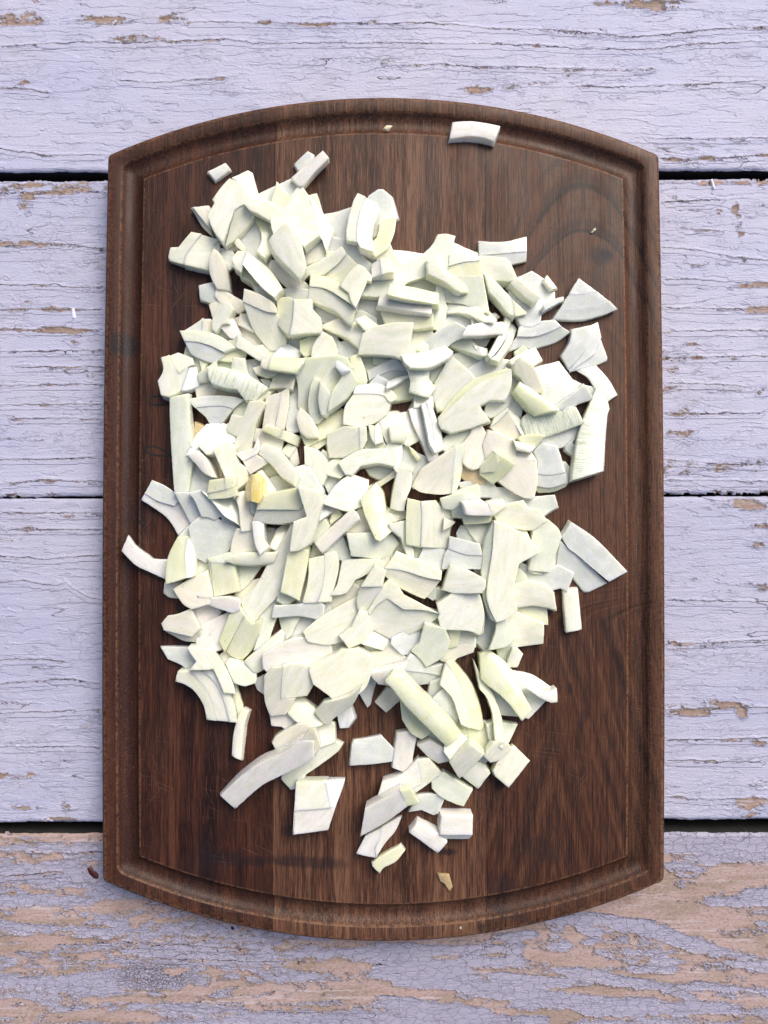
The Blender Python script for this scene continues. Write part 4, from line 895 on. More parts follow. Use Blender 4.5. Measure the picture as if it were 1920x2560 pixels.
0 g 3|flat grey onion sheet with a curved slit under the ribbed bar at the right|590,1100 620,1000 930,940 930,1000 900,1110 850,1120 780,1170
1 g 2|tiny curled onion hook left of the tall ribbed fin|790,1160 900,1060 850,1130 880,1200 855,1255 790,1200
1 r 4|ribbed translucent onion bar lying below the slanting plank|398,890 880,803 920,935 560,1040 440,1060
1 y 4|small yellow onion almond below the ribbed bar at the right|380,1100 440,1055 600,1060 560,1110 500,1150 400,1115
1 r 6|tall ribbed onion fin standing at the far right of the heap|1075,620 1170,740 1190,820 1150,950 1140,1200 1130,1395 850,1480 900,1100 960,900 1040,700|@m,0,E1 1190,820 1195,850 1170,1100 1155,1290 1145,1395 1130,1395 1140,1200 1150,950
0 g 3|small grey onion shard at the foot of the tall ribbed fin|760,1310 790,1305 855,1420 850,1480 815,1475
0 g 8|grey onion trapezoid with a faint yellow rounded foot at the right|490,1210 580,1130 710,1155 740,1230 790,1405 650,1430 530,1420 530,1300|@g,-.2,S.1 530,1420 650,1430 790,1405 810,1470 815,1500 650,1545 525,1530|@y,-.2,S1 525,1530 650,1545 815,1500 800,1535 700,1580 560,1590 520,1560
2 w 5|small white and yellow onion heel at the left of the ribbed bar|95,985 130,905 260,810 265,840 170,930|@c,.2,S.2 95,985 170,930 265,840 400,1085 310,1105 170,1060|@w,0,NE.6 265,800 380,900 428,1010 400,1085 265,840
2 c 7|large folded cream onion chunk at the right of the heap|20,1150 80,1010 200,1050 300,1100 340,1190 330,1260 390,1290 525,1290 530,1490 500,1650 400,1640 260,1560 170,1490 60,1400|@c,-.3,N.3 340,1190 480,1210 525,1290 390,1290 330,1260
3 c 4|cream onion flap folded over the large cream chunk at the right|300,1105 520,1165 470,1225 340,1200
5 k 3|bright yellow green onion square lying on the large cream chunk|0,1350 130,1210 180,1300 130,1400 0,1410|@k,.1,SE.2 130,1210 240,1270 330,1330 240,1420 130,1515 0,1430 0,1410 130,1400 180,1300
T 0 2
0 m 4|lone curved grey onion strip lying across the left juice groove|72,328 150,430 300,545 418,568 408,708 270,665 140,600 10,470
0 g 5|two banded grey onion piece with sharp corners at the left rim below the longest strip|295,-185 400,-140 500,-70 545,0 500,55 350,10 225,-60|@m,-.3,S.2 225,-60 350,10 500,55 545,0 665,180 520,330 460,220 380,130 190,0 200,-25
1 g 4|pale onion band running down from the foot of the longest upright strip|500,-70 620,-75 670,20 770,130 730,135 665,180 570,60
1 g 4|broad pale onion ribbon between the upright strip foot and the yellow cored cream piece|630,-70 740,-90 900,40 1000,150 1120,240 1100,280 930,150 770,130 690,10
1 p 4|translucent cream onion panel left of the small yellow core's base|740,-90 830,-20 960,-25 1090,0 1140,240 1060,210 960,150 850,20
1 c 5|cream onion pillar directly below the small yellow core|1085,0 1110,-70 1300,-30 1280,100 1230,220 1250,245 1150,245 1110,90
2 g 3|little white onion nub poking out under the left end of the yellow striped slab|1200,20 1230,0 1290,0 1280,120 1205,120
1 g 3|thin mauve onion flap above the brownish onion dome at the left rim|525,345 645,215 700,240 650,340 560,350
2 k 8|glossy brownish yellow onion dome at the left rim beside the groove strip|415,780 415,650 445,500 530,340 630,330 600,480 610,720|@w,0,E.4 630,330 650,380 690,520 685,700 650,715 610,720 600,480
3 g 4 tS.1|flat translucent onion flap with a rounded window pattern at the left|632,255 660,210 770,130 920,180 1110,260 1060,315 1080,380 940,470 850,500 790,580 690,530 655,370
1 c 5|shaded cream onion block between the windowed flap and the thin curled rings|1090,280 1250,250 1270,440 1180,500 1060,495 1075,400
1 p 3|pale onion sheet under the horizontal stick in the lower left|1050,590 1320,600 1280,650 1180,780 1090,840 1050,700
0 p 3|shaded onion chunk behind the pale yellow square at the lower left|695,545 800,570 840,650 700,690
1 m 4|thin curled onion ring pair under the yellow striped slab|1250,215 1330,215 1350,360 1370,420 1310,480 1260,400
0 g 3|small shaded onion shard right of the thin curled ring pair|1350,270 1430,260 1400,400 1360,400
1 w 4|glossy onion stick right of the thin curled ring pair|1440,270 1530,240 1560,290 1460,460 1370,440
0 y 3|dull yellow onion pieces below the thin curled ring pair|1240,470 1340,440 1430,470 1410,500 1260,500
0 c 3|ragged beige onion lump below the brownish onion dome|400,860 440,790 540,760 560,900 450,898
1 c 8 tW.1|wet beige onion chunk below the pale yellow square at the lower left|485,820 620,740 800,650 850,880 830,960 660,1010 580,960|@m,.4,S.3 710,880 800,900 1000,890 1110,920 1100,1020 1030,1050 900,1005 820,975 710,930
3 y 6 tS.05|pale yellow onion square with a folded upper corner at the lower left|840,580 1050,590 1090,840 870,895|@p,0,N.3 800,540 1020,475 1050,590 840,580|@w,0,W.6 800,540 840,580 870,895 850,880 820,650
2 w 5|slim horizontal onion stick above the pale yellow square|985,560 1060,500 1150,485 1425,485 1400,560 1310,600 1060,595
0 c 3|small cream onion chip just left of the big swooping blade|1050,880 1200,780 1280,750 1150,920 1080,910
0 m 4|shaded mauve onion lump above the two banded golden block|705,1020 830,985 930,1030 870,1100 770,1150 710,1140
0 m 6|rounded frosted onion lump left of the two banded golden block|760,1150 870,1090 1000,1050 940,1250 930,1380 850,1380 720,1320 730,1220
0 c 8|squat cream onion heel at the left rim below the burnt loop|375,1140 440,1065 530,1050 655,1000 735,1190 660,1260 400,1200|@c,0,S1 400,1200 660,1260 735,1190 715,1330 560,1310 410,1220
1 k 7 tW.15|two banded golden onion block in the lower left of the heap|1000,1060 1100,980 1150,1060 1020,1300 965,1405 910,1300|@y,.3,S.15 1150,1060 1220,1140 1300,1100 1270,1290 1210,1390 1115,1490 1020,1450 975,1400 1020,1300
3 w 6 tW.1|big swooping white onion blade ending in a point at the lower left|1560,250 1659,100 1760,200 1700,350 1560,480 1540,600 1490,850 1300,1050 1220,1150 1160,1060 1100,920 1240,800 1360,590 1440,460
1 p 4|broad yellowish onion slope right of the two banded golden block|1240,1060 1420,900 1500,880 1440,1100 1330,1300 1230,1390 1290,1200
0 g 3|four cusped grey onion tail below the squat cream heel|370,1352 500,1350 640,1360 700,1400 720,1500 860,1560 850,1610 650,1570 560,1520 440,1470
1 w 5|upper of two stacked jagged banded onion slices at the lower left rim|620,1360 740,1360 860,1560 800,1570 640,1570 700,1490 650,1420|@w,-.2,E.15 740,1360 830,1375 900,1450 1010,1640 1060,1800 950,1790 870,1600 780,1430
0 m 3|small grey onion chip under the tip of the two banded golden block|930,1460 970,1410 1010,1460 975,1510
1 p 6|pale green onion block standing below the two banded golden block|970,1510 1010,1455 1130,1490 1200,1560 1260,1650 1250,1690 1150,1720 1050,1690
1 w 6|wide cream white onion slab left of the arched lower bar|1140,1490 1250,1390 1480,1200 1540,1290 1520,1310 1310,1410 1320,1570 1240,1610
2 g 4 tS.1|slim grey onion bar right of the swooping white blade|1420,970 1659,958 1889,975 1849,1095 1659,1073 1395,1090
1 p 3 tW.2|pale hooked onion strip below the slim grey bar|1480,1090 1659,1080 1610,1170 1570,1250 1530,1295 1490,1200
1 p 4|yellowish onion fragment below the black flecked yellow bar|1440,930 1490,840 1575,900 1530,960
0 g 3|dark green grey onion patch under the slim grey bar|1540,1240 1620,1150 1830,1080 1850,1200 1659,1260 1560,1310
3 y 7 tS.1|broad yellow striped onion slab right below the small yellow core|1259,90 1290,-40 1659,-120 1720,-140 1699,10 1659,90|@w,-.4,S.2 1259,90 1659,90 1699,10 1819,50 1659,190 1500,220 1400,222 1215,205
3 y 6 tW.05|upright pale yellow onion bar with a fleck in the lower left of the heap|1555,490 1659,465 1745,460 1720,650 1659,925 1580,880 1490,840
T 1 2
3 w 5 tE.1|bright onion tail running down from the yellow striped slab|-30,-140 210,-70 210,20 160,190 100,400 0,460 -100,480 -60,200 60,150
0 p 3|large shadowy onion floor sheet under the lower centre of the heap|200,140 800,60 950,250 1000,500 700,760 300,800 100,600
2 g 5|small bluish onion facet left of the diagonal grooved bar|210,-60 310,60 320,100 180,195 165,180
0 p 4|rounded greenish onion piece in the gap below the bluish facet|110,380 160,200 240,180 275,240 220,300
0 y 4|yellowish onion slice in shade behind the diagonal grooved bar|270,190 330,100 400,135 340,180 280,230
4 m 5 tW.1|diagonal grooved onion bar left of the cream pillar|125,390 480,75 530,120 555,175 500,215 205,492 170,450
1 p 4 tS.1|pale green onion wing below the diagonal grooved bar|230,480 380,330 440,440 465,555 350,530 340,490
1 c 4|shaded cream onion sheet left of the cream pillar|380,300 480,220 550,60 640,220 690,340 440,310
3 k 6 tS.1|large tapering cream onion pillar in the middle of the heap|555,0 700,-160 770,-60 800,120 850,290 740,385 690,360 600,150
1 p 3 tE.1|glassy pale green onion plank below the cream pillar|430,310 670,320 740,385 850,310 920,400 860,470 830,535 470,520
0 w 3|upright onion stub between the glassy plank and the broad bright slab|740,540 815,535 800,600 775,640 735,620
2 w 4|bright onion fleck cube between the cream pillar and the ribbed tile|805,80 940,120 965,150 870,205 820,200
3 w 4 tS.2|pointed white onion hook left of the ribbed yellow tile|812,220 970,210 985,420 1050,460 1040,530 980,500 930,350 830,270
1 p 3|small onion wedge in the gap below the ribbed yellow tile|1055,435 1130,440 1110,520 1060,520
1 g 4|small pale blue onion block directly below the ribbed yellow tile|1130,450 1315,450 1310,635 1110,550
4 y 7 tE.05|big yellow ribbed onion tile in the middle right of the heap|975,160 990,-20 1110,10 1120,150 1110,435 975,410|@w,.1,E.2 1110,10 1250,0 1300,60 1420,70 1415,180 1385,300 1370,450 1110,435 1120,150
5 w 3 tN.2|small onion point riding on the ribbed yellow tile|1330,165 1435,200 1400,240 1320,285
1 w 5|smooth curved white onion block below the glassy plank|385,560 460,545 745,540 735,620 680,620 590,700 510,740 430,860 370,877 310,870 340,780
0 y 3|small tan onion strip with a brown line below the smooth curved block|480,790 520,740 600,730 560,830
0 c 4|pinkish grey onion lump left of the tall bright central block|300,910 480,790 540,830 520,910 320,1005
2 w 6 tW.05|two panelled white onion block in the lower left centre|80,540 220,510 225,620 200,820 155,945 20,955 70,750|@w,.2,E.2 220,490 330,470 355,550 345,680 300,860 285,940 155,945 200,820 225,620
0 c 2|thin cream onion line between the fleck bar and the two panelled block|40,700 75,640 20,945 -10,955
4 w 7 tN.15|broad bright onion slab at the upper right of the central peak|780,630 890,468 1040,530 1130,550 1310,655 1300,740 1160,715 960,655|@w,-.1,S.3 780,630 960,655 1160,715 1300,740 1210,865 1155,920 1100,900 900,800 780,700
5 w 8 tW.1|tall white onion block rising at the left of the central peak|690,608 797,650 760,800 560,800|@w,0,SW.3 560,800 760,800 730,860 660,960 600,1050 530,1030 517,950 535,850
6 w 6 tS.15|large ridged onion shell forming the central peak with a yellow line on its crest|755,800 820,728 900,780 960,870 1060,920 1306,1050 1150,1010 950,1000 800,900 700,970 650,1050 600,1050 660,960|@w,-.2,S.3 700,970 800,900 950,1000 1150,1010 1306,1050 1170,1155 900,1300 850,1290 610,1170 620,1050 650,1050
3 w 6|long smooth cream white onion hull left of the central peak|22,1210 160,1100 320,1000 520,905 540,1030 480,1140 380,1240 380,1310 250,1340 70,1310
0 g 4|shaded onion piece between the slim grey bar and the smooth hull|200,1000 240,950 290,940 270,1030 210,1080
3 w 4 tS.1|glassy onion chip with a white glint below the central peak|365,1265 480,1170 560,1040 620,1050 640,1190 580,1310 450,1370
2 w 4|pale grey onion square tucked below the central peak|640,1200 850,1290 825,1330 765,1390 585,1310
2 g 5|pale onion wedge below the lower right of the central peak|835,1330 860,1290 1120,1150 1150,1250 1060,1380 945,1437
2 p 5 tE.1|wide pale onion block right of the central peak's foot|1020,1390 1100,1320 1160,1160 1320,1200 1385,1300 1350,1420 1290,1470 1160,1545 1120,1480
0 y 3|dark yellow onion bits in the gap under the smooth hull|290,1340 400,1310 450,1380 380,1400 290,1450
2 m 6|arched pinkish onion bar under the smooth hull in the lower left|-350,1420 -260,1370 -110,1290 0,1265 130,1340 290,1345 285,1450 180,1520 0,1505 -200,1530 -290,1570 -345,1550
3 w 9 tW.05|biggest smooth white onion shell with a cream spot in the lower left|70,1545 300,1440 380,1380 540,1375 660,1440 670,1530 640,1659 600,1740 380,1860 260,1800 120,1700
1 w 3|pale onion slab right of the cream spotted shell|640,1400 760,1390 830,1350 980,1500 920,1560 870,1550 660,1620
0 g 3|translucent onion corner right above the cream spotted shell|580,1310 770,1390 680,1450 640,1420
1 m 6|long grey white onion facet running diagonally right of the cream spotted shell|655,1610 870,1540 980,1500 900,1600 810,1690 720,1700
1 g 6 tE.1|two toned grey onion block right of the long diagonal rod's head|920,1570 1020,1415 1110,1470 1160,1545 1320,1510 1290,1620 1200,1600|@g,-.2,S.3 920,1570 1200,1600 1290,1620 1220,1700 1100,1720 960,1640
0 g 4|small onion wedge below the two toned grey block|1250,1659 1290,1615 1320,1659 1260,1740
1 c 5|long horned onion piece above the bare wood patch at the lower right|1300,1460 1310,1440 1490,1360 1600,1370 1600,1405 1450,1460 1400,1490 1320,1495
1 w 4|white onion stick with a pale tip below the broad cream diamond|1420,1210 1600,1230 1625,1360 1460,1340
1 y 5|greenish onion sheet left of the white stick under the broad diamond|1130,1150 1270,1090 1450,1210 1450,1350 1370,1370 1200,1200
0 p 4|shaded green onion slab above the broad cream diamond|1250,830 1420,860 1380,930 1260,940
0 g 3|small grey onion block right of the peak's tall shoulder|1180,890 1250,820 1255,900 1230,930
3 w 5 tS.1|broad cream diamond of onion right of the central peak|1260,960 1450,870 1620,810 1690,980 1700,1100 1659,1250 1560,1210 1420,1200 1300,1200 1270,1090 1310,1050
2 g 5|wide grey two step onion slab at the right of the lower middle|1380,330 1530,370 1659,400 1680,510 1520,500 1370,450|@g,-.3,S.1 1370,450 1520,500 1680,510 1680,640 1540,640 1310,640 1330,520
3 w 4 tS.05|pale bluish onion trapezoid below the wide two step slab|1390,590 1500,620 1659,700 1689,740 1680,860 1430,862 1310,830
0 g 4|greyish onion piece with a notched top left of the tall curved slab|1440,300 1480,230 1659,390 1659,420 1540,375
3 p 4 tS.1|cluster of thin pale onion bars stacked at the right above the tall curved slab|1290,-20 1500,-80 1659,-30 1659,30 1480,50 1330,65
0 p 4|large faint onion crescent behind the tall curved slab|1480,140 1600,180 1659,230 1760,130 1780,300 1659,400 1560,300
2 p 4|pale onion block under the small green edged bar at the right|1420,70 1500,50 1520,150 1430,130
T 2 2
0 g 4|long greyish onion arc sweeping down right of the cream chunk at the right|-190,-150 0,-200 150,-120 300,-40 480,0 690,-50 725,65 650,105 580,105 430,90 240,60 100,-20
2 y 5|yellow tipped small onion bar just above the tall curved slab|-160,150 -100,140 100,148 95,210 0,220 -150,225
3 m 5 tE.1|pinkish onion bar with a bright folded end above the tall curved slab|-160,20 0,-10 70,30 110,145 0,145 -120,140|@w,.1,E.2 70,20 220,-5 250,55 130,140 110,145
2 w 5 tS.15|smooth two lobed white onion slice right of the folded bar|145,130 250,30 400,0 450,70 540,85 625,190 500,280 390,275 250,210
1 p 6 tE.1|upright pale green onion slab with a white right side at the right rim|490,290 630,180 720,260 755,340 720,440 640,665 450,650 480,380|@w,0,E.4 755,340 710,720 500,680 450,650 640,665 720,440
1 w 5|pale onion edge showing behind the upper right of the tall curved slab|240,220 400,280 470,370 500,460 400,420 280,290
3 w 8 tW.1|tall curved white onion slab standing at the lower right of the heap|130,183 280,250 400,310 470,370 560,480 450,540 360,590 330,720 310,870 350,1020 260,1090 150,1130 90,1000 60,860 110,500|@p,0,W.6 130,183 110,500 60,860 90,1000 150,1130 110,1100 60,980 25,800 25,600 60,350
0 g 5|large two slab grey onion piece alone at the right, its long edge near the groove|842,203 1080,370 1362,660 1190,755 1050,640 900,510 810,440 755,345|@g,-.5,S.1 740,370 810,440 900,510 1050,640 1185,768 1020,850 970,850 850,700 715,600
0 g 4|grey onion shard poking right from under the pale green upright slab|360,600 450,650 560,700 720,620 875,670 780,815 740,815 600,765 430,725
0 p 4|small pale yellow onion disc below the grey shard at the right|340,640 430,680 425,740 330,785 320,700
0 w 4|small upright white onion rectangle alone on the wood right of the heap|768,840 905,822 943,1195 795,1225
1 w 5 tS.1|white onion fan tile pointing to the small lone rectangle|325,790 430,735 600,760 685,850 707,1020 600,990 480,975 350,970
0 y 3|yellow green crinkled onion rim between two white tiles at the lower right|340,1060 370,975 600,985 632,1155 580,1120 460,1075
0 w 5|squarish white onion tile with a green upper edge at the lower right|240,1100 330,1065 460,1080 585,1130 590,1170 585,1325 310,1345
2 w 5 tS.1|bright jagged onion corner right of the broad cream diamond|-30,950 0,970 30,1050 20,1100 35,1230 0,1250 -20,1240
0 g 4|shaded grey onion sheet left of the foot of the tall curved slab|-20,1300 20,1100 60,1010 150,1130 150,1200 110,1370 0,1350
1 p 5 tE.1|translucent onion petal below the foot of the tall curved slab|150,1140 235,1105 300,1220 315,1300 250,1350 170,1370 115,1370 140,1220
0 p 4|pale green onion slice below the translucent petal at the lower right|150,1380 300,1310 330,1350 260,1500 190,1450
0 w 4|white onion flake at the right of the pale green slice|300,1360 340,1355 400,1420 350,1540 260,1520
1 w 4|small pale onion wedge left of the tall curved slab's top|-30,430 30,440 30,600 10,760 -30,740
1 w 3|tiny bright onion chip left of the tall curved slab's waist|-40,860 20,740 30,870 70,1000 20,1030 -30,990
T 0 3
0 w 7 tE.1|lower of two stacked jagged banded onion slices, its foot on bare wood|505,15 530,-80 640,-85 720,0 800,110 850,230 885,378 795,370 770,240 690,110 600,45|@c,.1,E.05 640,-85 760,-80 870,20 950,180 1010,390 885,378 850,230 800,110 720,0|@w,.2,E.05 760,-80 860,-100 960,0 1020,150 1060,290 1075,395 1010,390 950,180 870,20|@y,.2,E.6 860,-100 950,-120 1030,0 1120,260 1110,300 1075,395 1060,290 1020,150 960,0
0 c 4|thin upright curved onion sliver hanging below the two stacked jagged slices|1125,260 1183,290 1140,450 1115,748 1028,700 1040,520 1070,390
0 m 3|shaded mauve onion flap between the pale green block and the two lobed cream shell|1250,10 1330,-30 1350,130 1260,90
2 c 7|two lobed cream onion shell right of the pale green block at the lower left|1325,110 1330,-40 1400,-120 1500,-130 1490,0 1480,170 1620,165 1580,240 1530,315 1385,340 1340,220|@w,0,E.2 1500,-130 1620,-150 1750,-130 1780,60 1720,160 1480,170 1490,0
0 m 4|grey pink onion sheet below the two lobed cream shell|1405,345 1530,315 1620,340 1660,420 1560,455 1490,435 1395,425
1 c 6 tS.1|cream onion block at the upper end of the long club shaped strip|1400,580 1440,515 1659,420 1790,450 1830,560 1840,640 1800,700 1600,720 1450,670
2 m 7 tW.1|long club shaped onion strip jutting to the lower left on the bare wood|920,1065 1100,900 1300,760 1480,680 1659,570 1790,560 1790,720 1659,800 1450,900 1300,980 1060,1190|@c,0,S.2 1659,570 1790,450 1836,580 1830,650 1790,720
0 p 4|split thin onion stick with a frayed end beside the long club shaped strip|1480,912 1659,790 1830,640 1980,560 2050,590 2010,660 1850,780 1700,880 1575,1018
1 p 4|pale onion flap under the biggest smooth shell in the lower left|1545,310 1659,190 1860,330 1880,410 1780,440 1659,410
0 w 9|thick white onion brick standing on the lower board with a step across it|1590,1435 1620,945 1890,930 1930,1180 1610,1205|@b,0,E.4 1890,930 2068,935 2060,980 1980,1200 1930,1180|@m,-1,S.1 1610,1205 1930,1180 1980,1200 1915,1400 1595,1445
T 1 3
0 w 4|bluish white onion plate under the frayed onion stick|110,430 320,390 325,580 180,610 130,520
4 w 4 tS.3|folded onion tail hanging under the cream spotted shell|130,300 210,210 440,150 560,60 510,190 450,260 320,350 270,410 220,405
0 b 4|small bright onion nub dangling below the cream spotted shell|362,320 455,235 503,355 440,445 365,447
0 g 3|thin grey onion spike pointing down at the bare wood patch|545,90 640,-20 690,0 685,80 650,230 620,255
0 c 3|square translucent onion window left of the long smooth rod|688,205 800,70 917,175 795,303
0 g 5|translucent ribbed onion half moon alone in the lower middle|480,590 500,550 640,530 745,505 865,660 850,720 660,780 457,793
0 m 6|upright grey pink onion block right of the ribbed half moon|893,490 1065,515 1040,720 965,835 850,810 862,700
2 k 7|smooth tan onion shell bulging under the long smooth rod|920,180 980,150 1200,330 1180,460 1118,548 1020,490 940,370
3 k 8 tS.1|long smooth cream onion rod running down right in the lower middle|780,20 850,-60 960,-40 1150,160 1350,340 1490,500 1350,620 1180,450 980,250 850,80
2 w 5|white blocky end of the long smooth cream rod|1350,600 1480,515 1570,560 1480,640 1390,720 1320,660
1 p 4|thin yellow onion flap under the foot of the long smooth cream rod|1180,480 1250,500 1360,620 1300,650 1240,600
0 k 4|yellowish onion scrap right of the foot of the long smooth cream rod|1380,390 1480,400 1560,490 1580,540 1560,570 1460,480
2 g 4|innermost shaded panel of the yellow fan at the lower right|1210,210 1310,85 1420,190 1450,320 1450,405 1330,350
3 c 5 tS.1|large two banded yellow onion fan at the lower right of the heap|1290,40 1340,-170 1450,0 1540,260 1545,430 1480,400 1450,300 1400,160|@k,.2,E.2 1340,-170 1400,-200 1580,30 1659,230 1700,440 1659,465 1545,435 1540,260 1450,0
0 g 3|grey blue onion sheet behind the yellow fan's left side|1170,140 1240,60 1310,0 1330,60 1220,200
1 m 4|pinkish onion chip with a tan wedge side below the foot of the long rod|1080,605 1200,555 1400,725 1275,775 1180,710
2 w 6 tS.1|squarish white onion block right of the foot of the long smooth rod|1370,740 1560,570 1700,680 1600,780 1465,900
1 w 5|two faced onion block at the lowest right corner of the heap|1500,880 1600,770 1700,780 1756,860 1700,930 1645,1010
0 p 6|pale green smooth onion brick below the squarish white block|1215,1000 1320,848 1592,1015 1510,1165 1450,1150
0 m 8|thick blocky onion bar rising up right behind the pinkish one at the bottom|690,1155 755,940 940,870 1080,735 1120,960 1020,1010 900,1080|@w,.2,E.2 1080,735 1190,730 1310,870 1260,920 1060,1050 1020,1010 1120,960
1 m 8 tW.05|stout pinkish onion bar with a yellow right end at the bottom of the heap|555,1448 597,1195 920,1020 985,1170 800,1310|@k,.2,E.2 920,1020 1020,1000 1105,1150 985,1170|
0 g 4|arched translucent onion slice right of the stout pinkish bar|1000,1220 1090,1170 1070,1060 1200,1048 1345,1072 1275,1235 1230,1250 1120,1200
0 m 6|wavy two lobed onion strip below the stout pinkish bar|515,1605 600,1440 740,1370 730,1460 690,1545 700,1642|@m,.2,E.3 740,1370 900,1290 940,1280 880,1410 780,1520 700,1642 690,1545 730,1460
0 m 6|narrow oblong white onion brick beside the square one at the bottom of the board|1005,1405 1085,1310 1358,1495 1270,1602
0 m 8|square white frosted onion brick at the bottom right of the board|1305,1248 1595,1250 1590,1430 1290,1430|@g,0,S.8 1290,1430 1590,1430 1565,1485 1340,1482
T 2 3
0 w 5|large pale onion wing at the lower right rim under the frayed pale tail|150,-170 300,-90 480,-50 672,75 600,200 450,360 360,340 190,300 120,100
1 m 5|frayed pale onion tail at the lower right rim with a torn tip|455,95 620,110 710,78 716,205 655,213 560,170
2 k 5 tE.1|broad smooth pale green onion plank at the lower right rim|-5,-240 90,-280 250,-150 330,0 478,270 390,380 230,180 60,-30
3 y 3|slim curved yellow onion ribbon beside the broad pale green plank|-60,-190 0,-60 60,20 140,170 205,380 212,630 140,600 110,300 60,160 0,90
0 y 4|yellow onion slice under the tip of the yellow fan|-120,440 30,400 90,380 140,560 60,680 0,700
0 p 4|pale onion triangle under the slim curved ribbon at the lower right|60,410 350,410 245,575 90,560
1 w 5|bright onion wedge at the foot of the slim curved ribbon|35,710 140,600 240,565 300,630 180,745 100,768
0 w 7|solitary pale green onion cube at the lower right of the heap|120,840 317,605 462,745 265,997 140,890
0 g 3|small yellowish onion pieces under the squarish white block|0,660 60,740 20,760 -60,700
N 900 2000 4.879
0 y 4|small green veined onion curl lying alone near the bottom of the board|140,765 310,650 495,548 548,625 440,750 290,830 238,903 150,810
0 z 0.8|torn scrap of brown papery onion skin near the bottom edge of the board|950,900 1085,910 1130,1060 1090,1117 1030,1020 975,990
0 s 1|tiny white onion crumb on the lower right of the groove rim|1222,1560 1238,1560 1240,1578 1222,1580
N 900 230 4.1475
0 m 4|single white onion arc lying across the groove at the top of the board|960,308 1130,298 1300,318 1456,350 1395,508 1250,470 1120,462 1000,475 925,488
0 s 1.5|tiny pale onion crumb in the groove at the top of the board|240,380 275,342 332,350 295,398
"""
